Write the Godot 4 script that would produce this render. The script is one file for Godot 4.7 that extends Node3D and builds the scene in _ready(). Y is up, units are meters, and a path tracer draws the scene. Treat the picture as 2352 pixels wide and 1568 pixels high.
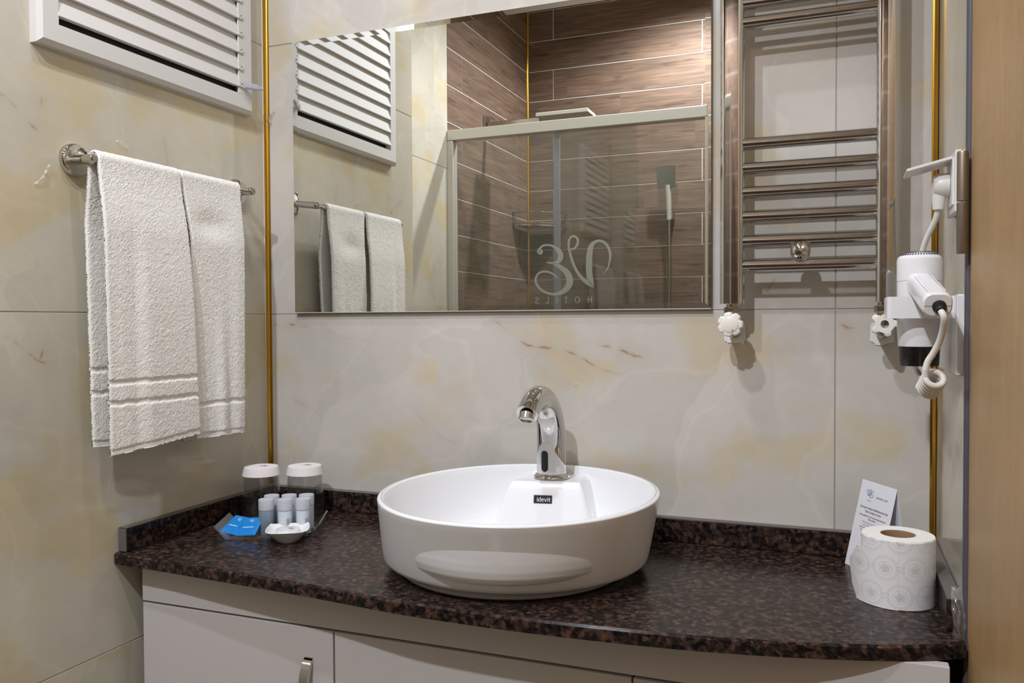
extends Node3D
# Hotel bathroom corner: vessel basin on a granite counter, mirror, towel rail, towel radiator, hair dryer.
# x to the right along the mirror wall (z = 0), y up, z towards the room.

const W := 1.355      # right wall
const ZR := 2.45      # wall opposite the mirror
const XL := -0.27     # left wall of the deeper half of the room
const H := 2.86
const Y0 := 0.872     # top of the counter

class MB:
	var v := PackedVector3Array()
	var n := PackedVector3Array()
	var t := PackedVector2Array()
	var i := PackedInt32Array()
	func vert(p: Vector3, q: Vector3, u := Vector2.ZERO) -> int:
		v.push_back(p); n.push_back(q); t.push_back(u)
		return v.size() - 1
	func tri(a: int, b: int, c: int) -> void:
		var g := (v[b] - v[a]).cross(v[c] - v[a])
		if g.dot(n[a] + n[b] + n[c]) > 0.0:
			i.push_back(a); i.push_back(c); i.push_back(b)
		else:
			i.push_back(a); i.push_back(b); i.push_back(c)
	func quad(a: int, b: int, c: int, d: int) -> void:
		tri(a, b, c); tri(a, c, d)
	func mesh() -> ArrayMesh:
		var a := []
		a.resize(Mesh.ARRAY_MAX)
		a[Mesh.ARRAY_VERTEX] = v; a[Mesh.ARRAY_NORMAL] = n; a[Mesh.ARRAY_TEX_UV] = t; a[Mesh.ARRAY_INDEX] = i
		var m := ArrayMesh.new()
		m.add_surface_from_arrays(Mesh.PRIMITIVE_TRIANGLES, a)
		return m
	# box with rounded-looking chamfers; uv in metres on the plane of each face
	func box(c: Vector3, s: Vector3, b := 0.0, f := Transform3D(), uvo := Vector2.ZERO) -> void:
		var h := s * 0.5
		b = minf(b, minf(h.x, minf(h.y, h.z)) * 0.99)
		var id := {}
		for sx in [-1, 1]:
			for sy in [-1, 1]:
				for sz in [-1, 1]:
					var sg := Vector3(sx, sy, sz)
					for ax in 3:
						var p := Vector3(sx * (h.x - b), sy * (h.y - b), sz * (h.z - b))
						p[ax] = sg[ax] * h[ax]
						p += c
						var q := Vector3.ZERO
						q[ax] = sg[ax]
						var uv := Vector2(p.z, p.y) if ax == 0 else (Vector2(p.x, p.z) if ax == 1 else Vector2(p.x, p.y))
						id[[ax, sx, sy, sz]] = vert(f * p, f.basis * q, uv + uvo)
		for s1 in [-1, 1]:
			quad(id[[0, s1, -1, -1]], id[[0, s1, 1, -1]], id[[0, s1, 1, 1]], id[[0, s1, -1, 1]])
			quad(id[[1, -1, s1, -1]], id[[1, 1, s1, -1]], id[[1, 1, s1, 1]], id[[1, -1, s1, 1]])
			quad(id[[2, -1, -1, s1]], id[[2, 1, -1, s1]], id[[2, 1, 1, s1]], id[[2, -1, 1, s1]])
		if b <= 0.0:
			return
		for s1 in [-1, 1]:
			for s2 in [-1, 1]:
				quad(id[[0, s1, s2, -1]], id[[0, s1, s2, 1]], id[[1, s1, s2, 1]], id[[1, s1, s2, -1]])
				quad(id[[0, s1, -1, s2]], id[[0, s1, 1, s2]], id[[2, s1, 1, s2]], id[[2, s1, -1, s2]])
				quad(id[[1, -1, s1, s2]], id[[1, 1, s1, s2]], id[[2, 1, s1, s2]], id[[2, -1, s1, s2]])
				for s3 in [-1, 1]:
					tri(id[[0, s1, s2, s3]], id[[1, s1, s2, s3]], id[[2, s1, s2, s3]])
	# profile of (radius, height) turned round the y axis of f
	func lathe(prof: Array, seg: int, f := Transform3D(), crease := 0.75) -> void:
		var k := prof.size()
		var nn := []
		for j in k - 1:
			var d: Vector2 = prof[j + 1] - prof[j]
			nn.append(Vector2(d.y, -d.x).normalized())
		for j in k - 1:
			var a: Vector2 = nn[j]
			var b: Vector2 = nn[j]
			if j > 0 and nn[j - 1].dot(nn[j]) > crease:
				a = (nn[j - 1] + nn[j]).normalized()
			if j < k - 2 and nn[j + 1].dot(nn[j]) > crease:
				b = (nn[j + 1] + nn[j]).normalized()
			var first := v.size()
			for s in seg + 1:
				var w := TAU * s / seg
				var cs := cos(w)
				var sn := sin(w)
				vert(f * Vector3(prof[j].x * cs, prof[j].y, prof[j].x * sn), f.basis * Vector3(a.x * cs, a.y, a.x * sn), Vector2(float(s) / seg, prof[j].y))
				vert(f * Vector3(prof[j + 1].x * cs, prof[j + 1].y, prof[j + 1].x * sn), f.basis * Vector3(b.x * cs, b.y, b.x * sn), Vector2(float(s) / seg, prof[j + 1].y))
			for s in seg:
				var o := first + s * 2
				quad(o, o + 2, o + 3, o + 1)
	# rings of equal count, smooth; closed rings, optional flat caps
	func loft(rings: Array, cap := true, open := false, flip := 1.0) -> void:
		var m := rings.size()
		var k: int = rings[0].size()
		var first := v.size()
		for r in m:
			var ra: PackedVector3Array = rings[r]
			var lo: PackedVector3Array = rings[maxi(r - 1, 0)]
			var hi: PackedVector3Array = rings[mini(r + 1, m - 1)]
			var cen := Vector3.ZERO
			for p in ra:
				cen += p
			cen /= k
			for j in k:
				var j0 := maxi(j - 1, 0) if open else (j + k - 1) % k
				var j1 := mini(j + 1, k - 1) if open else (j + 1) % k
				var q := (ra[j1] - ra[j0]).cross(hi[j] - lo[j])
				if q.length_squared() < 1e-20:
					q = ra[j] - cen
				q = q.normalized()
				if open:
					q *= flip
				elif q.dot(ra[j] - cen) < 0.0:
					q = -q
				vert(ra[j], q, Vector2(float(j) / k, float(r) / m))
		for r in m - 1:
			for j in (k - 1 if open else k):
				var a := first + r * k + j
				var b := first + r * k + (j + 1) % k
				quad(a, b, b + k, a + k)
		if cap and not open:
			for e in [0, m - 1]:
				var ra: PackedVector3Array = rings[e]
				var ot: PackedVector3Array = rings[1 if e == 0 else m - 2]
				var cen := Vector3.ZERO
				var co := Vector3.ZERO
				for j in k:
					cen += ra[j]; co += ot[j]
				cen /= k; co /= k
				var q := Vector3.ZERO
				for j in k:
					q += (ra[j] - cen).cross(ra[(j + 1) % k] - cen)
				q = q.normalized()
				if q.dot(cen - co) < 0.0:
					q = -q
				var o := vert(cen, q)
				var s0 := v.size()
				for j in k:
					vert(ra[j], q)
				for j in k:
					tri(o, s0 + j, s0 + (j + 1) % k)
	func tube(pts: Array, rad, seg := 12, cap := true) -> void:
		var rings := []
		var d0: Vector3 = (pts[1] - pts[0]).normalized()
		var u := d0.cross(Vector3.UP if absf(d0.y) < 0.9 else Vector3.RIGHT).normalized()
		for k in pts.size():
			var d: Vector3 = (pts[mini(k + 1, pts.size() - 1)] - pts[maxi(k - 1, 0)]).normalized()
			u = (u - d * u.dot(d)).normalized()
			var w := d.cross(u)
			var r: float = rad[k] if rad is Array else rad
			var ring := PackedVector3Array()
			for s in seg:
				var a := TAU * s / seg
				ring.push_back(pts[k] + (u * cos(a) + w * sin(a)) * r)
			rings.append(ring)
		loft(rings, cap)
	# polygon in the xy plane of f, from z = z0 to z1
	func prism(poly: PackedVector2Array, z0: float, z1: float, f := Transform3D(), smooth := 0.8) -> void:
		var tr := Geometry2D.triangulate_polygon(poly)
		for e in 2:
			var z := z1 if e else z0
			var q := f.basis * Vector3(0, 0, 1 if (z1 > z0) == (e == 1) else -1)
			var s0 := v.size()
			for p in poly:
				vert(f * Vector3(p.x, p.y, z), q, p)
			for j in range(0, tr.size(), 3):
				tri(s0 + tr[j], s0 + tr[j + 1], s0 + tr[j + 2])
		var k := poly.size()
		var area := 0.0
		for j in k:
			area += poly[j].cross(poly[(j + 1) % k])
		var sg := 1.0 if area > 0 else -1.0
		var nn := []
		for j in k:
			var d := poly[(j + 1) % k] - poly[j]
			nn.append(Vector2(d.y, -d.x).normalized() * sg)
		for j in k:
			var a: Vector2 = nn[j]
			var b: Vector2 = nn[j]
			if nn[(j + k - 1) % k].dot(nn[j]) > smooth:
				a = (nn[(j + k - 1) % k] + nn[j]).normalized()
			if nn[(j + 1) % k].dot(nn[j]) > smooth:
				b = (nn[(j + 1) % k] + nn[j]).normalized()
			var p := poly[j]
			var r := poly[(j + 1) % k]
			var s0 := vert(f * Vector3(p.x, p.y, z0), f.basis * Vector3(a.x, a.y, 0), Vector2(p.x, z0))
			vert(f * Vector3(p.x, p.y, z1), f.basis * Vector3(a.x, a.y, 0), Vector2(p.x, z1))
			vert(f * Vector3(r.x, r.y, z1), f.basis * Vector3(b.x, b.y, 0), Vector2(r.x, z1))
			vert(f * Vector3(r.x, r.y, z0), f.basis * Vector3(b.x, b.y, 0), Vector2(r.x, z0))
			quad(s0, s0 + 1, s0 + 2, s0 + 3)

# ---------------------------------------------------------------- helpers
var taken := {}
var M := {}

func numbered(called: String) -> String:
	if not taken.has(called):
		taken[called] = 0
		return called
	taken[called] += 1
	return "%s_%03d" % [called, taken[called]]

func part(called: String, mb, mat: Material, parent: Node) -> MeshInstance3D:
	var o := MeshInstance3D.new()
	o.mesh = mb.mesh() if mb is MB else mb
	o.material_override = mat
	o.name = numbered(called) if parent == self else called
	parent.add_child(o, true)
	return o

func tag(o: Node, label: String, category: String, group := "") -> Node:
	o.set_meta("label", label); o.set_meta("category", category)
	if group:
		o.set_meta("group", group)
	return o

func thing(called: String, label: String, category: String, at := Vector3.ZERO, group := "") -> Node3D:
	var o := Node3D.new()
	o.name = numbered(called)
	add_child(o)
	o.position = at
	tag(o, label, category, group)
	return o

func struct(called: String, mb: MB, mat: Material) -> MeshInstance3D:
	var o := part(called, mb, mat, self)
	o.set_meta("kind", "structure")
	return o

func c8(r: int, g: int, b: int, a := 1.0) -> Color:
	return Color(r / 255.0, g / 255.0, b / 255.0, a)

func mat(called: String, col: Color, rough := 0.5, metal := 0.0) -> StandardMaterial3D:
	var m := StandardMaterial3D.new()
	m.resource_name = called
	m.albedo_color = col
	m.roughness = rough
	m.metallic = metal
	M[called] = m
	return m

func pane(called: String, col: Color, rough := 0.02) -> StandardMaterial3D:
	var m := mat(called, col, rough)
	m.transparency = BaseMaterial3D.TRANSPARENCY_ALPHA
	return m

func noise(s: int, freq: float, oct := 4, kind := FastNoiseLite.TYPE_SIMPLEX_SMOOTH) -> FastNoiseLite:
	var n := FastNoiseLite.new()
	n.seed = s; n.frequency = freq; n.noise_type = kind; n.fractal_octaves = oct
	n.fractal_type = FastNoiseLite.FRACTAL_FBM if oct > 1 else FastNoiseLite.FRACTAL_NONE
	return n

func picture(w: int, h: int, f: Callable) -> ImageTexture:
	var d := PackedByteArray()
	d.resize(w * h * 3)
	var k := 0
	for y in h:
		for x in w:
			var c: Color = f.call(x, y)
			d[k] = clampi(int(c.r * 255.0 + 0.5), 0, 255); d[k + 1] = clampi(int(c.g * 255.0 + 0.5), 0, 255); d[k + 2] = clampi(int(c.b * 255.0 + 0.5), 0, 255)
			k += 3
	return ImageTexture.create_from_image(Image.create_from_data(w, h, false, Image.FORMAT_RGB8, d))

func smooth_path(pts: Array, sub: int) -> Array:
	var o := []
	for k in pts.size() - 1:
		var a: Vector3 = pts[maxi(k - 1, 0)]
		var b: Vector3 = pts[k]
		var c: Vector3 = pts[k + 1]
		var d: Vector3 = pts[mini(k + 2, pts.size() - 1)]
		for s in sub:
			o.append(b.cubic_interpolate(c, a, d, float(s) / sub))
	o.append(pts[-1])
	return o

func rrect(w: float, h: float, r: float, seg := 5, at := Vector2.ZERO) -> PackedVector2Array:
	var o := PackedVector2Array()
	var cs := [Vector2(w / 2 - r, h / 2 - r), Vector2(-w / 2 + r, h / 2 - r), Vector2(-w / 2 + r, -h / 2 + r), Vector2(w / 2 - r, -h / 2 + r)]
	for q in 4:
		for s in seg + 1:
			var a := PI / 2 * (q + float(s) / seg)
			o.push_back(at + cs[q] + Vector2(cos(a), sin(a)) * r)
	return o

func disc(r: float, seg := 32, at := Vector2.ZERO, ry := -1.0) -> PackedVector2Array:
	var o := PackedVector2Array()
	for s in seg:
		o.push_back(at + Vector2(cos(TAU * s / seg) * r, sin(TAU * s / seg) * (r if ry < 0 else ry)))
	return o

# frame whose z axis looks along d
func facing(at: Vector3, d: Vector3, up := Vector3.UP) -> Transform3D:
	var z := d.normalized()
	var x := up.cross(z).normalized()
	return Transform3D(Basis(x, z.cross(x), z), at)

# frame whose y axis looks along d (for lathed parts)
func along(at: Vector3, d: Vector3) -> Transform3D:
	var y := d.normalized()
	var x := y.cross(Vector3.FORWARD if absf(y.z) < 0.9 else Vector3.RIGHT).normalized()
	return Transform3D(Basis(x, y, x.cross(y)), at)

# flat pen stroke: list of x, y, width in units of k metres in the xy plane of f
func stroke(m: MB, a: Array, k: float, f: Transform3D, thick := 0.0003) -> void:
	var pts := []
	var ws := []
	for j in range(0, a.size(), 3):
		pts.append(Vector3(a[j] * k, a[j + 1] * k, 0)); ws.append(Vector3(a[j + 2] * k * 0.5, 0, 0))
	pts = smooth_path(pts, 6); ws = smooth_path(ws, 6)
	var l := PackedVector2Array()
	var r := PackedVector2Array()
	for j in pts.size():
		var d: Vector3 = (pts[mini(j + 1, pts.size() - 1)] - pts[maxi(j - 1, 0)]).normalized()
		var s: Vector2 = Vector2(-d.y, d.x) * ws[j].x
		l.push_back(Vector2(pts[j].x, pts[j].y) + s); r.push_back(Vector2(pts[j].x, pts[j].y) - s)
	for j in pts.size() - 1:
		var s0 := m.v.size()
		for e in 2:
			var z := thick if e else 0.0
			var q := f.basis * Vector3(0, 0, 1 if e else -1)
			for p in [l[j], r[j], r[j + 1], l[j + 1]]:
				m.vert(f * Vector3(p.x, p.y, z), q)
		m.quad(s0, s0 + 1, s0 + 2, s0 + 3)
		m.quad(s0 + 4, s0 + 5, s0 + 6, s0 + 7)

func letters(txt: String, size: float, f: Transform3D, depth := 0.0003, bold := false, serif := false) -> Array:
	var t := TextMesh.new()
	var fnt := SystemFont.new()
	fnt.font_names = PackedStringArray(["Droid Serif" if serif else "Droid Sans"])
	fnt.font_weight = 700 if bold else 400
	t.font = fnt
	t.font_size = 24
	t.pixel_size = size / 24.0
	t.depth = depth
	t.curve_step = 2.0
	t.text = txt
	return [t, f]

func put_letters(called: String, l: Array, m: Material, parent: Node) -> void:
	var o := part(called, l[0], m, parent)
	o.transform = l[1]

const LOGO := [
	[-100.8, 57.3, 10.9, -103.6, 65.4, 8.8, -95.9, 74.2, 6.6, -86.2, 80.7, 6.6, -69.3, 81.6, 6.1, -53.7, 77.2, 7.7, -38.2, 65.3, 13.1, -30.0, 51.4, 17.5, -31.2, 36.8, 16.4, -40.8, 26.9, 10.9, -55.1, 24.4, 7.7, -76.7, 27.4, 2.6],
	[-55.1, 23.5, 4.4, -31.3, 11.9, 13.1, -11.2, -4.4, 18.6, -1.1, -22.7, 21.9, -0.7, -40.7, 21.9, -11.4, -57.4, 18.6, -29.2, -69.1, 13.1, -50.7, -73.2, 8.8, -77.2, -68.2, 7.7, -101.3, -52.3, 7.7, -112.6, -33.7, 7.7, -111.3, -17.8, 7.0, -101.1, -5.5, 6.6, -81.7, -1.4, 6.1, -62.5, -5.8, 5.7, -45.7, -16.0, 4.8, -39.1, -26.3, 2.2],
	[-0.3, 65.0, 5.5, 15.0, 67.8, 6.6, 25.1, 79.8, 7.7, 26.8, 94.3, 7.7, 18.6, 104.2, 7.0, 6.9, 105.2, 7.0, -1.4, 94.3, 7.0, -3.1, 76.4, 7.0, 0.8, 56.0, 7.9, 9.0, 28.8, 8.3, 20.6, 1.5, 8.8, 36.9, -21.4, 9.9, 53.2, -36.3, 13.1, 67.1, -45.5, 10.9, 77.4, -54.7, 2.2],
	[77.4, -54.7, 1.8, 69.4, -35.6, 15.3, 63.7, -13.1, 19.7, 62.6, 20.4, 20.1, 64.6, 49.3, 19.3, 68.5, 69.2, 16.4, 77.8, 82.6, 10.9, 91.6, 88.3, 7.9, 105.4, 86.2, 7.4, 118.4, 76.2, 7.9, 127.0, 60.4, 8.3, 130.3, 42.6, 8.3, 128.0, 22.8, 6.1, 122.3, 3.1, 3.9, 108.6, -14.3, 1.8]]

# the monogram; mirrored = seen from behind, as the strokes were traced in the mirror
func monogram(m: MB, k: float, f: Transform3D, mirrored := true, thick := 0.0003) -> void:
	var b := f
	if mirrored:
		b = f * Transform3D(Basis(Vector3(-1, 0, 0), Vector3(0, 1, 0), Vector3(0, 0, 1)), Vector3.ZERO)
	for s in LOGO:
		stroke(m, s, k * 0.001, b, thick)
	var o := PackedVector2Array()
	for s in 20:
		o.push_back(Vector2(-97 + 9.0 * cos(TAU * s / 20), 61 + 8.5 * sin(TAU * s / 20)) * k * 0.001)
	m.prism(o, 0.0, thick, b)

func _ready() -> void:
	# ------------------------------------------------------------ camera, sky, exposure, lamps
	var cam := Camera3D.new()
	cam.name = "camera"
	cam.fov = rad_to_deg(2.0 * atan(784.0 / 1906.74))
	cam.near = 0.02
	var yaw := 0.3743
	var pitch := 0.0236354
	var roll := -0.0050538
	var fw := Vector3(-sin(yaw) * cos(pitch), -sin(pitch), -cos(yaw) * cos(pitch))
	var rt := Vector3(cos(yaw), 0, -sin(yaw))
	var up := rt.cross(fw)
	cam.transform = Transform3D(Basis(rt * cos(roll) + up * sin(roll), up * cos(roll) - rt * sin(roll), -fw), Vector3(1.2012, 1.2804, 1.55))
	add_child(cam)
	cam.current = true
	var we := WorldEnvironment.new()
	we.name = "environment"
	var env := Environment.new()
	env.background_mode = Environment.BG_COLOR
	env.background_color = Color.BLACK
	env.tonemap_mode = Environment.TONE_MAPPER_LINEAR
	env.tonemap_exposure = 0.97
	env.sdfgi_enabled = true
	env.ssao_enabled = true
	env.ssil_enabled = true
	we.environment = env
	add_child(we)
	lamps()
	materials()
	room()
	shower()
	mirror()
	vent()
	counter()
	basin()
	faucet()
	towel_rail()
	towels()
	radiator()
	socket_and_dryer()
	amenities()
	card_and_roll()
	scraps()

# ---------------------------------------------------------------- lamps
func lamps() -> void:
	var glow := mat("lamp_glow", c8(255, 250, 240), 0.4)
	glow.emission_enabled = true
	glow.emission = c8(250, 252, 255)
	glow.emission_energy_multiplier = 6.0
	var rim := mat("lamp_rim", c8(235, 235, 235), 0.3)
	var spots := [[Vector3(0.57, H, 0.685), 0.5], [Vector3(0.55, H, 1.26), 1.1], [Vector3(0.66, H, 2.0), 3.1]]
	var say := ["white recessed ceiling downlight nearest to the mirror wall", "white recessed ceiling downlight in the middle of the room", "white recessed ceiling downlight above the shower corner"]
	for k in 3:
		var p: Vector3 = spots[k][0]
		var o := thing("ceiling_lamp", say[k], "lamp", p, "recessed ceiling lamps")
		var m := MB.new()
		m.lathe([Vector2(0.036, -0.001), Vector2(0.044, -0.006), Vector2(0.05, -0.004), Vector2(0.05, 0.0)], 40)
		part("lamp_rim", m, rim, o)
		m = MB.new()
		m.lathe([Vector2(0.0, -0.002), Vector2(0.036, -0.002), Vector2(0.036, 0.0), Vector2(0.0, 0.0)], 40)
		part("lamp_lens", m, glow, o)
		var l := SpotLight3D.new()
		l.name = "lamp_light"
		l.rotation_degrees = Vector3(-90, 0, 0)
		l.position = Vector3(0, -0.03, 0)
		l.spot_angle = 80.0
		l.spot_angle_attenuation = 0.6
		l.spot_range = 8.0
		l.spot_attenuation = 2.0
		l.light_energy = spots[k][1]
		l.light_color = c8(241, 246, 255)
		l.light_size = 0.03
		l.shadow_enabled = true
		o.add_child(l)

# ---------------------------------------------------------------- materials
func marble_texture(s: int, base: Color, veins: Array) -> ImageTexture:
	var n1 := noise(s, 1.0, 4)
	var n2 := noise(s + 1, 1.0, 4)
	var ce := noise(s + 2, 1.0, 1, FastNoiseLite.TYPE_CELLULAR)
	ce.cellular_return_type = FastNoiseLite.RETURN_CELL_VALUE
	ce.cellular_distance_function = FastNoiseLite.DISTANCE_EUCLIDEAN
	ce.cellular_jitter = 0.9
	var ce2 := noise(s + 3, 1.0, 1, FastNoiseLite.TYPE_CELLULAR)
	ce2.cellular_return_type = FastNoiseLite.RETURN_DISTANCE2_SUB
	var fine := noise(s + 4, 1.0, 2)
	var N := 900
	var k := 1.4 / N
	var tex := func(px: int, py: int) -> Color:
		var u := px * k
		var w := py * k + 0.7
		var wx := u + n1.get_noise_2d(u * 3.0, w * 3.0) * 0.075
		var wy := w + n2.get_noise_2d(u * 3.0 + 7.0, w * 3.0) * 0.075
		var a := wx * 0.85 - wy * 0.53
		var b := wx * 0.53 + wy * 0.85
		var v1 := ce.get_noise_2d(a * 6.5, b * 2.2)
		var v2 := ce.get_noise_2d(a * 3.1 + 31.0 + b * 2.0, b * 5.5 + 11.0)
		var e := ce2.get_noise_2d(a * 4.6 + 5.0, b * 2.1)
		var cl := n1.get_noise_2d(u * 2.1 + 40.0, w * 2.1)
		var pe := smoothstep(0.05, 0.55, n2.get_noise_2d(u * 3.3 + 9.0, w * 4.6 + 3.0) + 0.25 * v2)
		var f := 1.0 + 0.026 * v1 + 0.018 * v2 + 0.05 * cl + 0.025 * smoothstep(-0.95, -1.0, e) + 0.01 * fine.get_noise_2d(u * 30.0, w * 30.0)
		return Color(base.r * f, (base.g - 0.026 * pe) * f, (base.b - 0.085 * pe) * f)
	var t: ImageTexture = picture(N, N, tex)
	var im := t.get_image()
	# rust veins: [strength, x0, y0, x1, y1, ...] in wall metres
	var mask := PackedFloat32Array()
	mask.resize(N * N)
	for vn in veins:
		var pts := []
		for j in range(1, vn.size(), 2):
			pts.append(Vector3(vn[j], vn[j + 1], 0))
		pts = smooth_path(pts, 10)
		var cnt := pts.size()
		for j in cnt - 1:
			for q in 6:
				var p: Vector3 = pts[j].lerp(pts[j + 1], q / 6.0)
				var al: float = (j + q / 6.0) / cnt
				var st: float = vn[0] * sin(PI * al) * clampf(0.45 + 1.3 * fine.get_noise_2d(p.x * 22.0 + s, p.y * 22.0), 0.0, 1.0)
				if st <= 0.02:
					continue
				p.y += 0.003 * fine.get_noise_2d(p.x * 40.0, 3.0)
				for r in [[0.0028 * (0.4 + st), 0.85], [0.012, 0.22], [0.03, 0.10]]:
					var rp: float = r[0] / k
					var ri := int(ceil(rp))
					for dy in range(-ri, ri + 1):
						for dx in range(-ri, ri + 1):
							var d := sqrt(dx * dx + dy * dy) / rp
							if d < 1.0:
								var at := posmod(int(p.x / k) + dx, N) + posmod(int((p.y - 0.7) / k) + dy, N) * N
								mask[at] = maxf(mask[at], st * r[1] * (1.0 - d) * (1.0 - 0.3 * d))
	for y in N:
		for x in N:
			var mv := mask[y * N + x]
			if mv > 0.003:
				im.set_pixel(x, y, im.get_pixel(x, y).lerp(Color(0.60, 0.43, 0.27), mv))
	return ImageTexture.create_from_image(im)

func materials() -> void:
	var chrome := mat("chrome", c8(205, 203, 200), 0.04, 1.0)
	chrome.metallic_specular = 0.5
	mat("chrome_soft", c8(190, 186, 178), 0.18, 1.0)
	mat("nickel", c8(170, 160, 140), 0.22, 1.0)
	mat("mirror_silver", c8(236, 238, 234), 0.0, 1.0)
	mat("mirror_edge", c8(170, 176, 172), 0.1, 0.9)
	mat("gold_trim", c8(205, 160, 62), 0.22, 1.0)
	mat("white_plastic", c8(226, 222, 218), 0.32)
	mat("vent_plastic", c8(214, 210, 206), 0.6)
	mat("dryer_plastic", c8(232, 230, 232), 0.2)
	mat("dryer_dark", c8(24, 22, 22), 0.18)
	mat("black_rubber", c8(22, 21, 22), 0.5)
	mat("cord_white", c8(224, 220, 212), 0.4)
	mat("valve_white", c8(240, 236, 228), 0.3)
	mat("plaster", c8(232, 228, 224), 0.8)
	mat("grout_light", c8(176, 168, 160), 0.9)
	mat("grout_dark", c8(120, 110, 104), 0.9)
	mat("grout_shower", c8(200, 194, 190), 0.85)
	mat("ceiling_white", c8(226, 222, 214), 0.8)
	mat("frame_white", c8(206, 202, 190), 0.35, 0.25)
	mat("steel_hinge", c8(140, 128, 112), 0.42, 0.9)
	mat("gasket", c8(88, 84, 92), 0.45)
	mat("cabinet_white", c8(206, 200, 198), 0.32)
	mat("cabinet_dark", c8(30, 26, 25), 0.7)
	var cer := mat("ceramic", c8(240, 240, 242), 0.2)
	mat("label_black", c8(14, 14, 16), 0.3)
	mat("print_white", c8(240, 240, 240), 0.5)
	mat("print_blue", c8(90, 140, 180), 0.6)
	mat("print_grey", c8(96, 90, 98), 0.7)
	mat("print_light", c8(150, 146, 156), 0.7)
	mat("print_brown", c8(120, 62, 44), 0.6)
	mat("print_pale", c8(215, 235, 250), 0.6)
	mat("card_paper", c8(232, 230, 236), 0.7)
	mat("sachet_blue", c8(24, 132, 214), 0.4)
	mat("sensor_dark", c8(10, 8, 20), 0.08)
	mat("cardboard", c8(150, 120, 90), 0.9)
	mat("cap_paper", c8(236, 228, 226), 0.75)
	mat("porcelain", c8(236, 234, 234), 0.1)
	mat("soap_white", c8(240, 238, 234), 0.35)
	mat("film_rough", c8(232, 232, 234, 0.72), 0.4).transparency = BaseMaterial3D.TRANSPARENCY_ALPHA
	mat("film_disc", c8(240, 240, 240, 0.96), 0.3).transparency = BaseMaterial3D.TRANSPARENCY_ALPHA
	mat("etched", c8(205, 208, 198, 0.5), 0.6).transparency = BaseMaterial3D.TRANSPARENCY_ALPHA
	mat("bottle_cap", c8(206, 210, 220, 0.85), 0.4).transparency = BaseMaterial3D.TRANSPARENCY_ALPHA
	mat("bottle_frost", c8(205, 214, 226, 0.30), 0.4).transparency = BaseMaterial3D.TRANSPARENCY_ALPHA
	mat("lotion_white", c8(235, 238, 244), 0.4)
	mat("liquid_blue", c8(70, 104, 134), 0.2)
	mat("seal_strip", c8(196, 194, 206, 0.72), 0.35).transparency = BaseMaterial3D.TRANSPARENCY_ALPHA
	pane("shower_glass", c8(84, 92, 74, 0.15))
	pane("tumbler_glass", c8(46, 46, 42, 0.13))
	pane("acrylic", c8(200, 204, 204, 0.10))
	pane("wrap_film", c8(230, 230, 230, 0.14), 0.08)

	var m := mat("marble_back", Color.WHITE, 0.1)
	m.albedo_texture = marble_texture(11, Color(0.785, 0.762, 0.73), [[1.0, 0.006, 1.28, 0.0332, 1.2751, 0.051, 1.278, 0.0859, 1.274, 0.1204, 1.27], [0.35, 0.12, 1.27, 0.2, 1.25, 0.3, 1.235],
		[1.1, 0.5009, 1.3155, 0.5585, 1.2796, 0.6055, 1.2446, 0.6378, 1.2317, 0.6743, 1.2293, 0.7058, 1.2236, 0.7411, 1.2069, 0.7846, 1.1865, 0.83, 1.178],
		[0.9, 0.76, 1.236, 0.789, 1.2326, 0.8399, 1.2164, 0.86, 1.21], [1.0, 1.19, 1.281, 1.2012, 1.2767, 1.2258, 1.2668, 1.2568, 1.2675, 1.29, 1.262],
		[0.6, 1.10, 1.36, 1.09, 1.345, 1.078, 1.325], [0.35, 0.02, 1.12, 0.09, 1.10, 0.15, 1.07], [0.3, 0.35, 1.12, 0.42, 1.05, 0.5, 1.02]])
	m.uv1_scale = Vector3(1 / 1.4, 1 / 1.4, 1)
	m.uv1_offset = Vector3(0, -0.5, 0)
	m = mat("marble_left", Color.WHITE, 0.1)
	m.albedo_texture = marble_texture(47, Color(0.765, 0.738, 0.68), [[1.0, 0.66, 1.645, 0.6264, 1.6286, 0.6009, 1.6075, 0.578, 1.594, 0.56, 1.585], [1.0, 0.582, 1.60, 0.574, 1.615, 0.570, 1.635, 0.568, 1.65],
		[1.0, 0.665, 1.278, 0.6341, 1.2599, 0.5972, 1.2314, 0.578, 1.22, 0.565, 1.212], [0.9, 0.582, 1.222, 0.576, 1.235, 0.574, 1.25], [0.8, 0.19, 1.325, 0.175, 1.31, 0.15, 1.302],
		[0.7, 0.80, 1.72, 0.79, 1.70, 0.81, 1.68], [0.7, 0.8, 1.45, 0.79, 1.43, 0.81, 1.41], [0.35, 0.6, 0.9, 0.45, 0.88, 0.3, 0.9], [0.4, 0.33, 1.68, 0.30, 1.6, 0.31, 1.52]])
	m.uv1_scale = Vector3(1 / 1.4, 1 / 1.4, 1)
	m.uv1_offset = Vector3(0, -0.5, 0)

	# granite: dark ground, brown and tan flakes
	var g1 := noise(5, 1.0, 4)
	var g2 := noise(6, 1.0, 1, FastNoiseLite.TYPE_CELLULAR)
	g2.cellular_return_type = FastNoiseLite.RETURN_CELL_VALUE
	g2.cellular_jitter = 1.0
	var g3 := noise(7, 1.0, 2)
	m = mat("granite", Color.WHITE, 0.24)
	m.metallic_specular = 0.3
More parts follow.
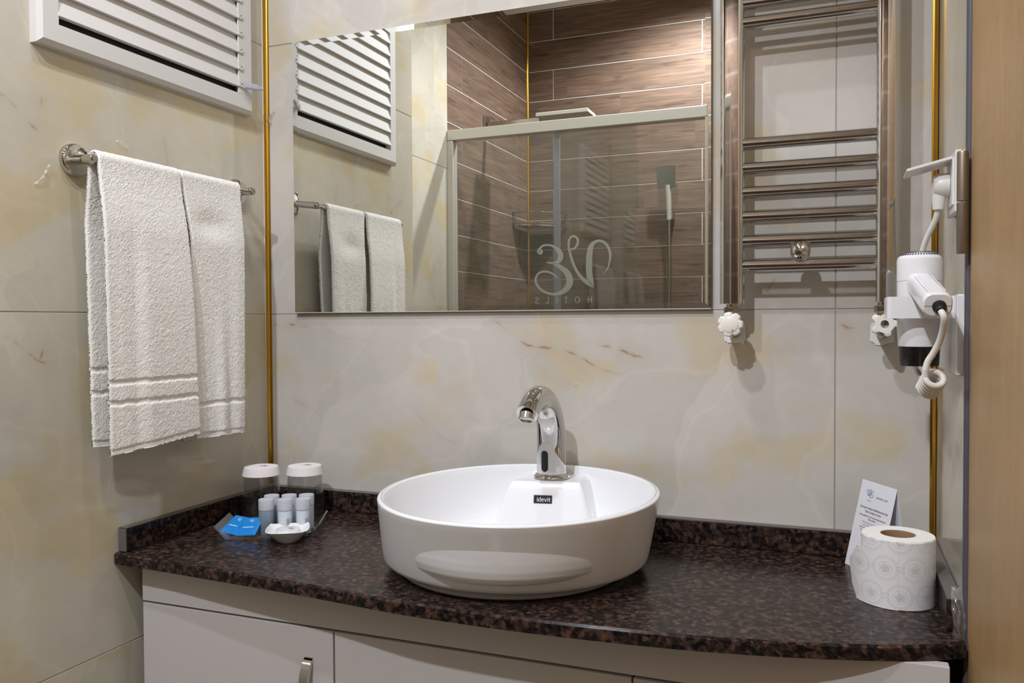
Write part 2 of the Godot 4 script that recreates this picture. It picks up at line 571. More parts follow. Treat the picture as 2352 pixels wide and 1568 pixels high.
	m.albedo_texture = picture(900, 900, func(x: int, y: int) -> Color:
		var u := x * 0.0005
		var w := y * 0.0005
		var d := g1.get_noise_2d(u * 130.0, w * 130.0)
		var e0 := g1.get_noise_2d(u * 130.0 + 50.0, w * 130.0)
		var c := g2.get_noise_2d(u * 150.0 + d * 0.4, w * 150.0 + e0 * 0.4)
		var b := g3.get_noise_2d(u * 62.0 + 90.0, w * 62.0)
		var e := g1.get_noise_2d(u * 420.0 + 30.0, w * 420.0)
		var q := 0.42 * c + 0.42 * b + 0.22 * d + 0.30 * e
		var col := Color(0.072, 0.068, 0.072).lerp(Color(0.19, 0.145, 0.125), smoothstep(-0.42, 0.05, q))
		col = col.lerp(Color(0.335, 0.245, 0.20), smoothstep(0.0, 0.45, q))
		col = col.lerp(Color(0.46, 0.36, 0.30), smoothstep(0.45, 0.9, q))
		col = col.lerp(Color(0.20, 0.19, 0.20), 0.7 * smoothstep(0.25, 0.6, g3.get_noise_2d(u * 150.0, w * 150.0 + 70.0)))
		return col)
	m.uv1_scale = Vector3(1 / 0.45, 1 / 0.45, 1)

	mat("granite_cut", c8(104, 98, 95), 0.55)
	# wood-look planks of the shower
	var w1 := noise(21, 1.0, 5)
	var w2 := noise(22, 1.0, 3)
	m = mat("plank", Color.WHITE, 0.6)
	m.metallic_specular = 0.35
	m.albedo_texture = picture(900, 300, func(x: int, y: int) -> Color:
		var u := x / 900.0 * 1.8
		var w := y / 300.0 * 0.6
		var a := w1.get_noise_2d(u * 3.5, w * 70.0)
		var b := w2.get_noise_2d(u * 2.2 + 20.0, w * 12.0)
		var k := smoothstep(0.25, 0.6, w2.get_noise_2d(u * 4.0 + 60.0, w * 22.0))
		var f := 1.0 + 0.20 * a + 0.16 * b - 0.16 * k
		return Color(0.43 * f, 0.345 * f, 0.285 * f))
	m.uv1_scale = Vector3(1 / 1.8, 1 / 0.6, 1)

	# oak veneer of the door
	var d1 := noise(31, 1.0, 4)
	m = mat("oak", Color.WHITE, 0.42)
	m.albedo_texture = picture(500, 1000, func(x: int, y: int) -> Color:
		var u := x / 500.0
		var w := y / 1000.0 * 2.0
		var a := d1.get_noise_2d(u * 95.0, w * 4.0 + u * 3.0)
		var r := sin((u * 26.0 + 5.0 * d1.get_noise_2d(u * 3.0, w * 1.2 + 8.0)) * TAU)
		var f := 1.0 + 0.055 * a + 0.010 * r + 0.06 * d1.get_noise_2d(u * 5.0, w * 5.0 + 50.0) + 0.03 * d1.get_noise_2d(u * 30.0 + w * 30.0, w * 60.0)
		return Color(0.675 * f, 0.54 * f, 0.365 * f))
	m.uv1_scale = Vector3(1, 0.5, 1)

	# terry cloth
	m = mat("terry", c8(240, 236, 230), 0.95)
	m.rim_enabled = true
	m.rim = 0.3
	var nt := NoiseTexture2D.new()
	nt.width = 512; nt.height = 512; nt.seamless = true
	nt.noise = noise(3, 0.11, 2)
	m.heightmap_enabled = true
	m.heightmap_texture = nt
	m.heightmap_scale = 0.12
	m.uv1_triplanar = true
	m.uv1_world_triplanar = true
	m.uv1_scale = Vector3(9, 9, 9)
	mat("terry_flat", c8(232, 226, 218), 0.9)

	# embossed paper of the roll
	var pi_ := Image.create(1024, 512, false, Image.FORMAT_L8)
	pi_.fill(Color(0.5, 0.5, 0.5))
	for cy in [[128, 0], [384, 128]]:
		for cx in 5:
			var ox: int = cx * 256 + cy[1]
			for r in [112, 96, 60]:
				for a in int(TAU * r / 9.0):
					emb(pi_, Vector2(ox, cy[0]) + Vector2.from_angle(a * 9.0 / r) * r, 2.4)
			for p in 5:
				for a in 14:
					emb(pi_, Vector2(ox, cy[0]) + Vector2.from_angle(TAU * p / 5 + a * 0.22) * (8.0 + a * 2.6), 4.0)
			for qx in 4:
				for qy in 3:
					emb(pi_, Vector2(ox + 128 - 30 + qx * 20, cy[0] - 20 + qy * 20), 3.6)
	m = mat("tissue", c8(240, 236, 236), 0.9)
	m.heightmap_enabled = true
	m.heightmap_texture = ImageTexture.create_from_image(pi_)
	m.heightmap_scale = 0.14
	m.uv1_scale = Vector3(2, 12.8, 1)
	mat("tissue_plain", c8(240, 236, 230), 0.95)

func emb(im: Image, p: Vector2, r: float) -> void:
	var k := int(ceil(r))
	for dy in range(-k, k + 1):
		for dx in range(-k, k + 1):
			var d := sqrt(dx * dx + dy * dy) / r
			if d < 1.0:
				var x := posmod(int(p.x) + dx, im.get_width())
				var y := posmod(int(p.y) + dy, im.get_height())
				var c := 0.5 + 0.5 * (1.0 - d * d)
				if im.get_pixel(x, y).r < c:
					im.set_pixel(x, y, Color(c, c, c))

# ---------------------------------------------------------------- room shell
func tiles(wall: Node, x0: float, x1: float, ys: Array, plane: String, m: Material, gap := 0.0018, thick := 0.01) -> void:
	for k in ys.size() - 1:
		var b := MB.new()
		var cy: float = (ys[k] + ys[k + 1]) / 2
		var sy: float = ys[k + 1] - ys[k] - gap
		var sx := x1 - x0 - gap
		match plane:
			"back": b.box(Vector3((x0 + x1) / 2, cy, -thick / 2), Vector3(sx, sy, thick), 0.0008)
			"left": b.box(Vector3(-thick / 2, cy, (x0 + x1) / 2), Vector3(thick, sy, sx), 0.0008)
			"right": b.box(Vector3(W + thick / 2, cy, (x0 + x1) / 2), Vector3(thick, sy, sx), 0.0008)
			"front": b.box(Vector3((x0 + x1) / 2, cy, ZR + thick / 2), Vector3(sx, sy, thick), 0.0008)
		part("tile", b, m, wall)

func planks(wall: Node, spans: Array, plane: String, seed_: int) -> void:
	var rng := RandomNumberGenerator.new()
	rng.seed = seed_
	var y := 1.4925 - 10 * 0.1497
	var row := -10
	var g := 0.0045
	while y < H - 0.02:
		var y1 := minf(y + 0.1497, H)
		var ys := maxf(y, 0.0)
		var cuts: Array = spans[posmod(row, 2)]
		for k in cuts.size() - 1:
			var b := MB.new()
			var a: float = cuts[k]
			var c: float = cuts[k + 1]
			var off := Vector2(rng.randf() * 1.8, rng.randf_range(0, 0.6))
			if plane == "left":
				b.box(Vector3(XL - 0.005, (ys + y1) / 2, (a + c) / 2), Vector3(0.01, y1 - ys - g, c - a - g), 0.001, Transform3D(), off)
			else:
				b.box(Vector3((a + c) / 2, (ys + y1) / 2, ZR + 0.005), Vector3(c - a - g, y1 - ys - g, 0.01), 0.001, Transform3D(), off)
			part("plank", b, M["plank"], wall)
		y += 0.1497
		row += 1

func room() -> void:
	var ys := [0.0, 0.1, 0.7, 1.3, 1.9, 2.5, H]
	var b := MB.new()
	b.box(Vector3(W / 2, H / 2, -0.0565), Vector3(W + 0.4, H + 0.2, 0.11))
	var wb := struct("wall_back", b, M["grout_light"])
	tiles(wb, 0.0, 1.197, ys, "back", M["marble_back"])
	tiles(wb, 1.197, W, ys, "back", M["marble_back"])
	b = MB.new()
	b.box(Vector3(-0.1765, H / 2, 0.3565), Vector3(0.35, H + 0.2, 0.705))
	b.box(Vector3(XL - 0.052, H / 2, ZR / 2 + 0.35), Vector3(0.10, H + 0.2, ZR - 0.69))
	var wl := struct("wall_left", b, M["grout_shower"])
	tiles(wl, 0.0, 0.716, ys, "left", M["marble_left"])
	for k in ys.size() - 1:
		b = MB.new()
		b.box(Vector3(XL / 2 - 0.001, (ys[k] + ys[k + 1]) / 2, 0.711), Vector3(-XL - 0.004, ys[k + 1] - ys[k] - 0.0018, 0.01), 0.0008)
		part("tile", b, M["marble_back"], wl)
	for k in ys.size() - 1:
		b = MB.new()
		b.box(Vector3(XL - 0.005, (ys[k] + ys[k + 1]) / 2, 1.118), Vector3(0.01, ys[k + 1] - ys[k] - 0.0018, 0.80), 0.0008)
		part("tile", b, M["marble_left"], wl)
	planks(wl, [[1.519, 2.297, ZR], [1.519, 1.665, ZR]], "left", 5)
	b = MB.new()
	b.box(Vector3(W / 2, H / 2, ZR + 0.057), Vector3(W + 1.0, H + 0.2, 0.11))
	var wf := struct("wall_front", b, M["grout_shower"])
	planks(wf, [[XL, -0.1306, 1.07, W], [XL, 0.604, W]], "front", 9)
	# right wall with the door opening
	b = MB.new()
	b.box(Vector3(W + 0.0565, H / 2, 0.172), Vector3(0.11, H + 0.2, 0.344))
	b.box(Vector3(W + 0.0565, H / 2, 1.81), Vector3(0.11, H + 0.2, 1.28))
	b.box(Vector3(W + 0.0565, 2.51, 0.77), Vector3(0.11, 0.9, 0.86))
	var wr := struct("wall_right", b, M["grout_light"])
	tiles(wr, 0.0, 0.343, ys, "right", M["marble_left"])
	tiles(wr, 1.17, ZR, ys, "right", M["marble_left"])
	tiles(wr, 0.343, 1.17, [2.06, 2.5, H], "right", M["marble_left"])
	# floor and ceiling
	b = MB.new()
	b.box(Vector3(W / 2 - 0.1, -0.06, ZR / 2), Vector3(W + 0.7, 0.1, ZR + 0.4))
	var fl := struct("floor", b, M["grout_dark"])
	for ix in 4:
		for iz in 6:
			b = MB.new()
			b.box(Vector3(XL + (W - XL) / 4 * (ix + 0.5), -0.005, ZR / 6 * (iz + 0.5)), Vector3((W - XL) / 4 - 0.003, 0.01, ZR / 6 - 0.003), 0.0008)
			part("tile", b, M["marble_left"], fl)
	b = MB.new()
	b.box(Vector3(W / 2 - 0.1, H + 0.05, ZR / 2), Vector3(W + 0.7, 0.1, ZR + 0.4))
	struct("ceiling", b, M["ceiling_white"])
	# gold corner profiles: quarter round with a fine lip
	var gold := [["trim_1", Vector3(0, 0, 0), 1, 1], ["trim_2", Vector3(W, 0, 0), -1, 1], ["trim_3", Vector3(XL, 0, ZR), 1, -1]]
	for g in gold:
		b = MB.new()
		var poly := PackedVector2Array()
		poly.push_back(Vector2(0, 0))
		for s in 9:
			var a := PI / 2 * s / 8
			poly.push_back(Vector2(g[2] * (0.0095 - 0.0085 * sin(a)), g[3] * (0.0095 - 0.0085 * cos(a))))
		var fr := Transform3D(Basis(Vector3.RIGHT, Vector3(0, 0, 1), Vector3(0, -1, 0)), g[1])
		b.prism(poly, 0.0, -H, fr)
		struct(g[0], b, M["gold_trim"])
	# white sealing lip beside the left profile
	b = MB.new()
	b.box(Vector3(0.0008, H / 2, 0.0115), Vector3(0.0016, H, 0.0022), 0.0005)
	struct("trim_4", b, M["white_plastic"])
	# door: jamb gasket, leaf, hinge
	b = MB.new()
	b.box(Vector3(W + 0.02, 1.03, 0.3485), Vector3(0.046, 2.06, 0.0150), 0.004)
	struct("trim_5", b, M["gasket"])
	b = MB.new()
	b.box(Vector3(W + 0.022, 1.03, 0.763), Vector3(0.04, 2.05, 0.814), 0.002)
	var d := struct("door_1", b, M["oak"])
	b = MB.new()
	b.lathe([Vector2(0, 1.3635), Vector2(0.0062, 1.3635), Vector2(0.0068, 1.366), Vector2(0.0068, 1.4275), Vector2(0, 1.4275)], 20, Transform3D(Basis(), Vector3(1.3465, 0, 0.366)))
	b.lathe([Vector2(0, 1.4295), Vector2(0.0068, 1.4295), Vector2(0.0068, 1.489), Vector2(0.0062, 1.4915), Vector2(0, 1.4915)], 20, Transform3D(Basis(), Vector3(1.3465, 0, 0.366)))
	part("hinge", b, M["steel_hinge"], d)

# ---------------------------------------------------------------- shower behind the camera (seen in the mirror)
func shower() -> void:
	var o := thing("shower_enclosure", "framed glass shower enclosure with etched monogram, reflected in the mirror", "shower", Vector3(XL, 0, 1.5316))
	var L := 1.12
	var b := MB.new()
	b.box(Vector3(L / 2, 2.0314, 0), Vector3(L, 0.042, 0.044), 0.003)
	part("top_rail", b, M["frame_white"], o)
	b = MB.new()
	b.box(Vector3(0.0135, 1.005, 0), Vector3(0.027, 2.01, 0.042), 0.002)
	part("wall_profile", b, M["frame_white"], o)
	b = MB.new()
	b.box(Vector3(L - 0.0135, 1.005, 0), Vector3(0.027, 2.01, 0.042), 0.002)
	part("corner_post", b, M["frame_white"], o)
	b = MB.new()
	b.box(Vector3(L / 2, 0.05, 0), Vector3(L, 0.03, 0.044), 0.003)
	part("bottom_rail", b, M["frame_white"], o)
	b = MB.new()
	b.box(Vector3(0.40, 1.04, -0.011), Vector3(0.745, 1.94, 0.005))
	var g := part("fixed_pane", b, M["shower_glass"], o)
	b = MB.new()
	# the wording is read from the basin side, so it runs towards -x
	var rd := Transform3D(Basis(Vector3(-1, 0, 0), Vector3(0, 1, 0), Vector3(0, 0, -1)), Vector3(0.2443 - XL, 1.476, -0.0138))
	monogram(b, 1.225, rd)
	part("etched_monogram", b, M["etched"], g)
	var xs := [0.3233, 0.2739, 0.2309, 0.1913, 0.1539, 0.1109]
	for k in 6:
		put_letters("etched_letter", letters("HOTELS".substr(k, 1), 0.034, Transform3D(rd.basis, Vector3(xs[k] - XL, 1.363, -0.0139))), M["etched"], g)
	b = MB.new()
	b.box(Vector3(0.765, 1.04, 0.010), Vector3(0.66, 1.94, 0.005))
	part("sliding_pane", b, M["shower_glass"], o)
	b = MB.new()
	b.box(Vector3(0.1867 - XL, 1.04, 0.010), Vector3(0.025, 1.94, 0.010), 0.002)
	part("edge_seal", b, M["seal_strip"], o)
	b = MB.new()
	b.box(Vector3(L - 0.0135, 1.04, 0.47), Vector3(0.005, 1.94, 0.88))
	part("side_pane", b, M["shower_glass"], o)
	# square overhead fitting on the left wall above the rail
	o = thing("overhead_shower", "square overhead shower on the brown planks above the glass rail", "shower head", Vector3(XL, 2.162, 1.911))
	b = MB.new()
	b.box(Vector3(0.005, 0, 0), Vector3(0.010, 0.067, 0.06), 0.002)
	part("wall_plate", b, M["chrome_soft"], o)
	b = MB.new()
	b.box(Vector3(0.135, -0.004, 0), Vector3(0.25, 0.024, 0.024), 0.002)
	part("supply_pipe", b, M["chrome_soft"], o)
	b = MB.new()
	b.box(Vector3(0.375, 0.006, 0), Vector3(0.235, 0.017, 0.12), 0.003)
	part("head", b, M["frame_white"], o)
	# corner shelf
	o = thing("corner_shelf", "chrome corner shelf on the brown planks, seen through the shower glass", "shelf", Vector3(XL, 1.745, ZR))
	b = MB.new()
	var q := PackedVector2Array()
	q.push_back(Vector2(0.012, 0.012))
	for s in 13:
		var a := PI / 2 * s / 12
		q.push_back(Vector2(0.012 + 0.20 * cos(a), 0.012 + 0.20 * sin(a)))
	var fr := Transform3D(Basis(Vector3.RIGHT, Vector3(0, 0, -1), Vector3(0, 1, 0)), Vector3.ZERO)
	b.prism(q, 0.0, 0.005, fr)
	part("plate", b, M["chrome"], o)
	for hy in [0.014, 0.066]:
		b = MB.new()
		var pts := [Vector3(0.006, hy, -0.205)]
		for s in 17:
			var a := PI / 2 * (1.0 - s / 16.0)
			pts.append(Vector3(0.006 + 0.21 * cos(a), hy, -0.006 - 0.21 * sin(a)))
		b.tube(pts, 0.0042, 8)
		part("rail", b, M["chrome"], o)
	for p in [Vector3(0.006, 0.036, -0.205), Vector3(0.205, 0.036, -0.006)]:
		b = MB.new()
		b.box(p, Vector3(0.012, 0.074, 0.012), 0.002)
		part("bracket", b, M["chrome"], o)
	# hand shower
	o = thing("hand_shower", "rectangular chrome hand shower hanging on the brown shower wall", "shower head", Vector3(0.4525, 1.782, ZR - 0.073))
	var tl := facing(Vector3(-0.001, 0.17, -0.015), Vector3(0, -0.12, -1))
	b = MB.new()
	b.prism(rrect(0.086, 0.105, 0.007), -0.007, 0.007, tl)
	part("head", b, M["chrome_soft"], o)
	b = MB.new()
	b.tube([Vector3(0.007, -0.025, 0.012), Vector3(0.007, 0.06, 0.004), Vector3(0.005, 0.135, -0.007)], [0.012, 0.0135, 0.016], 12)
	part("handle", b, M["frame_white"], o)
	b = MB.new()
	b.box(Vector3(0.007, 0.0, 0.044), Vector3(0.036, 0.043, 0.056), 0.007)
	part("holder", b, M["chrome_soft"], o)
	b = MB.new()
	b.tube(smooth_path([Vector3(0.007, -0.025, 0.012), Vector3(0.007, -0.24, 0.015), Vector3(0.005, -0.6, 0.018), Vector3(0.03, -0.95, 0.012), Vector3(0.1, -0.9, 0.02), Vector3(0.12, -0.75, 0.066)], 8), 0.0068, 10)
	part("hose", b, M["chrome_soft"], o)

# ---------------------------------------------------------------- mirror
func mirror() -> void:
	var o := thing("mirror", "wide frameless wall mirror with polished edges hanging above the basin", "mirror", Vector3(0.5335, 1.6, 0))
	var hw := 0.4525
	var hh := 0.2965
	var bv := 0.0105
	var drop := 0.0003
	var zf := 0.012
	var b := MB.new()
	b.box(Vector3(0, 0, 0.006), Vector3(hw * 2 - 0.0004, hh * 2 - 0.0004, 0.0112), 0.0002)
	part("glass_edge", b, M["mirror_edge"], o)
	b = MB.new()
	var iw := hw - bv
	var ih := hh - bv
	var q := [Vector2(-1, -1), Vector2(1, -1), Vector2(1, 1), Vector2(-1, 1)]
	var s0 := 0
	for k in 4:
		b.vert(Vector3(q[k].x * iw, q[k].y * ih, zf + 0.0002), Vector3(0, 0, 1))
	b.quad(0, 1, 2, 3)
	part("silvered_face", b, M["mirror_silver"], o)
	b = MB.new()
	for k in 4:
		var a: Vector2 = q[k]
		var c: Vector2 = q[(k + 1) % 4]
		var nn := Vector3((a.x + c.x) / 2, (a.y + c.y) / 2, bv / drop).normalized()
		s0 = b.v.size()
		b.vert(Vector3(a.x * iw, a.y * ih, zf + 0.0002), nn); b.vert(Vector3(c.x * iw, c.y * ih, zf + 0.0002), nn)
		b.vert(Vector3(c.x * hw, c.y * hh, zf + 0.0002 - drop), nn); b.vert(Vector3(a.x * hw, a.y * hh, zf + 0.0002 - drop), nn)
		b.quad(s0, s0 + 1, s0 + 2, s0 + 3)
	part("bevel", b, M["mirror_silver"], o)
	b = MB.new()
	b.box(Vector3(0, -hh - 0.0006, 0.006), Vector3(hw * 2, 0.0012, 0.0122), 0.0003)
	part("bottom_edge", b, M["white_plastic"], o)

# ---------------------------------------------------------------- louvre vent on the left wall
func vent() -> void:
	var y0 := 1.730
	var y1 := 2.165
	var z0 := 0.066
	var z1 := 0.588
	var o := thing("louvre_vent", "white plastic louvred ventilation window high on the left wall", "vent", Vector3(0, y0, (z0 + z1) / 2))
	var hz := (z1 - z0) / 2
	var hh := y1 - y0
	var fwid := 0.037
	# frame of four mitred, bevelled bars
	var b := MB.new()
	var prof := [Vector2(0.0, 0.0), Vector2(0.014, 0.0), Vector2(0.020, 0.008), Vector2(0.020, fwid), Vector2(0.0, fwid)]
	var corner := [Vector2(-hz, 0), Vector2(hz, 0), Vector2(hz, hh), Vector2(-hz, hh)]
	var inward := [Vector2(1, 1), Vector2(-1, 1), Vector2(-1, -1), Vector2(1, -1)]
	for k in 4:
		var k2 := (k + 1) % 4
		for j in prof.size() - 1:
			var pa: Vector2 = prof[j]
			var pb: Vector2 = prof[j + 1]
			var dn := Vector2(pb.y - pa.y, -(pb.x - pa.x)).normalized()
			var inn: Vector2 = (inward[k] + inward[k2]) / 2
			var nn := Vector3(dn.x, inn.y * dn.y, inn.x * dn.y)
			var s0 := b.v.size()
			for e in [[k, pa], [k2, pa], [k2, pb], [k, pb]]:
				var p: Vector2 = corner[e[0]] + inward[e[0]] * e[1].y
				b.vert(Vector3(e[1].x, p.y, p.x), nn)
			b.quad(s0, s0 + 1, s0 + 2, s0 + 3)
	part("frame", b, M["vent_plastic"], o)
	b = MB.new()
	b.box(Vector3(0.0015, hh / 2, 0), Vector3(0.003, hh - 0.02, hz * 2 - 0.02))
	part("back_panel", b, M["cabinet_dark"], o)
	# slats
	var pitch := 0.0357
	var n := 10
	var ya := 0.0505
	var zl := hz - fwid + 0.001
	var zr := -hz + fwid + 0.012
	for k in n:
		var y := ya + k * pitch
		b = MB.new()
		var poly := PackedVector2Array([Vector2(0.0205, y), Vector2(0.0215, y + 0.0010), Vector2(0.0125, y + pitch + 0.001), Vector2(0.0105, y + pitch + 0.0002), Vector2(0.0185, y + 0.0035), Vector2(0.009, y + 0.0032), Vector2(0.009, y + 0.0012)])
		b.prism(poly, zr, zl)
		part("slat", b, M["vent_plastic"], o)
		b = MB.new()
		var ear := PackedVector2Array()
		for s in 13:
			var a := -PI / 2 + PI * s / 12
			ear.push_back(Vector2(-zr + 0.006 + 0.0065 * cos(a), y + 0.007 + 0.0065 * sin(a)))
		ear.push_back(Vector2(-zr - 0.002, y + 0.022))
		ear.push_back(Vector2(-zr - 0.002, y + 0.001))
		b.prism(ear, 0.0205, 0.0228, Transform3D(Basis(Vector3(0, 0, -1), Vector3(0, 1, 0), Vector3(1, 0, 0)), Vector3.ZERO))
		var lug := part("lug", b, M["vent_plastic"], o)
		b = MB.new()
		b.lathe([Vector2(0, 0.0006), Vector2(0.0012, 0.0006), Vector2(0.0014, 0.0)], 10, along(Vector3(0.0228, y + 0.007, zr - 0.006), Vector3.RIGHT))
		part("rivet", b, M["cabinet_dark"], lug)
	# strip that links the lugs
	b = MB.new()
	b.box(Vector3(0.0180, hh / 2, zr - 0.006), Vector3(0.004, hh - 0.075, 0.012), 0.0008)
	part("link_strip", b, M["vent_plastic"], o)
	b = MB.new()
	var lv := facing(Vector3(0.027, ya + 0.004, zr - 0.008), Vector3(0.35, 0.03, -1))
	b.prism(rrect(0.011, 0.012, 0.002), 0.0, 0.032, lv)
	b.prism(rrect(0.006, 0.007, 0.002), 0.030, 0.045, lv)
	part("lever", b, M["seal_strip"], o)

# ---------------------------------------------------------------- counter and cabinet
func counter() -> void:
	var edge := [[0.0, 0.440], [0.0355, 0.4436], [0.125, 0.4473], [0.245, 0.4561], [0.374, 0.465], [0.478, 0.4744], [0.592, 0.4865], [0.699, 0.490], [0.798, 0.4898], [0.919, 0.4824], [1.032, 0.4709], [1.138, 0.4511], [1.241, 0.4245], [1.317, 0.3941], [1.3535, 0.372]]
	var o := thing("countertop", "dark brown speckled granite countertop with a curved front edge", "countertop", Vector3.ZERO)
	var pts := []
	for e in edge:
		pts.append(Vector3(e[0], 0, e[1]))
	pts = smooth_path(pts, 4)
	var b := MB.new()
	# profile of the slab's front: bevelled top, flat face
	var rows := [[-0.004, Y0], [0.0, Y0 - 0.003], [0.0, Y0 - 0.0195], [-0.001, Y0 - 0.020]]
	for j in rows.size() - 1:
		var s0 := b.v.size()
		for k in pts.size():
			var d: Vector3 = (pts[mini(k + 1, pts.size() - 1)] - pts[maxi(k - 1, 0)]).normalized()
			var nn := Vector3(-d.z, 0, d.x)
			var dn := Vector2(rows[j][1] - rows[j + 1][1], rows[j + 1][0] - rows[j][0]).normalized()
			var q := nn * dn.x + Vector3.UP * dn.y
			for e in [j, j + 1]:
				var p: Vector3 = pts[k] + nn * rows[e][0]
				p.y = rows[e][1]
				b.vert(p, q, Vector2(p.x * 0.95 + 0.3, p.z - (p.y - Y0)))
		for k in pts.size() - 1:
			b.quad(s0 + k * 2, s0 + k * 2 + 1, s0 + k * 2 + 3, s0 + k * 2 + 2)
	for top in [true, false]:
		var s0 := b.v.size()
		for k in pts.size():
			var d: Vector3 = (pts[mini(k + 1, pts.size() - 1)] - pts[maxi(k - 1, 0)]).normalized()
			var p: Vector3 = pts[k] + Vector3(-d.z, 0, d.x) * (-0.004 if top else -0.001)
			p.y = Y0 if top else Y0 - 0.02
			p.x = clampf(p.x, 0.0005, W - 0.0005)
			b.vert(p, Vector3(0, 1 if top else -1, 0), Vector2(p.x, p.z))
			b.vert(Vector3(p.x, p.y, 0.0005), Vector3(0, 1 if top else -1, 0), Vector2(p.x, 0))
		for k in pts.size() - 1:
			b.quad(s0 + k * 2, s0 + k * 2 + 1, s0 + k * 2 + 3, s0 + k * 2 + 2)
	part("slab", b, M["granite"], o)
	var up3 := [["dark granite upstand along the mirror wall behind the basin", Vector3(W / 2, Y0 + 0.0002, 0.0105), Vector3(W - 0.042, 0.043, 0.02)],
		["dark granite upstand along the left wall with an exposed cut end", Vector3(0.0105, Y0 + 0.0002, 0.2155), Vector3(0.02, 0.043, 0.43)],
		["dark granite upstand along the right wall beside the paper roll", Vector3(W - 0.0105, Y0 + 0.0002, 0.170), Vector3(0.02, 0.043, 0.339)]]
	for e in up3:
		b = MB.new()
		b.box(Vector3(0, 0.0215, 0), e[2], 0.0015, Transform3D(), Vector2(e[1].x + e[1].z, 0.1))
		var us := part("backsplash", b, M["granite"], self)
		us.position = e[1]
		b = MB.new()
		b.box(Vector3(0, 0.0432, 0), Vector3(e[2].x - 0.002, 0.0008, e[2].z - 0.002), 0.0003)
		if e[1].x < 0.1:
			b.box(Vector3(0, 0.0215, 0.2152), Vector3(0.018, 0.041, 0.0008), 0.0003)
		part("cut_edge", b, M["granite_cut"], us)
		tag(us, e[0], "backsplash", "granite upstands")

	o = thing("vanity_cabinet", "white vanity cabinet under the granite countertop", "cabinet", Vector3(0, 0, 0))
	b = MB.new()
	var yt := Y0 - 0.0205
	b.box(Vector3(0.6825, yt / 2 + 0.04, 0.2), Vector3(1.29, yt - 0.08, 0.372), 0.001)
	part("carcass", b, M["cabinet_dark"], o)
	b = MB.new()
	b.box(Vector3(0.6825, (yt + 0.7815) / 2, 0.401), Vector3(1.298, yt - 0.7815, 0.018), 0.001)
	part("fascia", b, M["cabinet_white"], o)
	b = MB.new()
	b.box(Vector3(0.036, 0.44, 0.2), Vector3(0.005, 0.82, 0.385), 0.0005)
	part("side_panel", b, M["cabinet_white"], o)
	var dx := [[0.0345, 0.4372], [0.4402, 0.9315], [0.9343, 1.3305]]
	for k in 3:
		b = MB.new()
		b.box(Vector3((dx[k][0] + dx[k][1]) / 2, 0.427, 0.401), Vector3(dx[k][1] - dx[k][0], 0.702, 0.018), 0.001)
		var d := part("door", b, M["cabinet_white"], o)
		if k == 2:
			continue
		b = MB.new()
		var path := [Vector2(0.410, 0.729), Vector2(0.4165, 0.7255), Vector2(0.4255, 0.708), Vector2(0.4310, 0.685), Vector2(0.4325, 0.660), Vector2(0.4310, 0.635), Vector2(0.4255, 0.612), Vector2(0.4165, 0.5945), Vector2(0.410, 0.591)]
		var poly := PackedVector2Array()
		for p in path:
			poly.push_back(Vector2(p.x, p.y))
		for j in path.size():
			var p: Vector2 = path[path.size() - 1 - j]
			poly.push_back(Vector2(maxf(p.x - 0.006, 0.4095), 0.66 + (p.y - 0.66) * 0.93))
		var hx := 0.391 if k == 0 else 0.889
		b.prism(poly, -0.008, 0.008, Transform3D(Basis(Vector3(0, 0, 1), Vector3(0, 1, 0), Vector3(-1, 0, 0)), Vector3(hx, 0, 0)), 0.7)
		part("handle", b, M["chrome"], d)
	b = MB.new()
	b.box(Vector3(0.6825, 0.037, 0.19), Vector3(1.25, 0.074, 0.34), 0.001)
	part("plinth", b, M["cabinet_dark"], o)

# ---------------------------------------------------------------- basin
func ell_ring(cx: float, cz: float, a: float, bb: float, y: float, seg: int) -> PackedVector3Array:
	var r := PackedVector3Array()
	for s in seg:
		r.push_back(Vector3(cx + a * cos(TAU * s / seg), y, cz + bb * sin(TAU * s / seg)))
	return r

const RX := 0.7088
const RZ := 0.2623
const RA := 0.2291
const RB := 0.2547
const RY := 1.002

func deck_height(x: float, z: float) -> float:
	# plateau for the tap at the back of the bowl, falling off in front and at the sides
	var g := clampf((z - 0.06) / 0.12, 0.0, 1.0)
	var cxm := 0.7045
	var half := 0.052 + 0.018 * g
	var dx := maxf(absf(x - cxm) - half, 0.0)
	var dz := maxf(z - (0.112 - 0.2 * (x - cxm)), 0.0)
	var soft := 0.012
	var fx := dx * dx / (dx + soft) * 4.2
	var fz := dz * dz / (dz + soft) * 3.6
	return RY - 0.015 - sqrt(fx * fx + fz * fz)

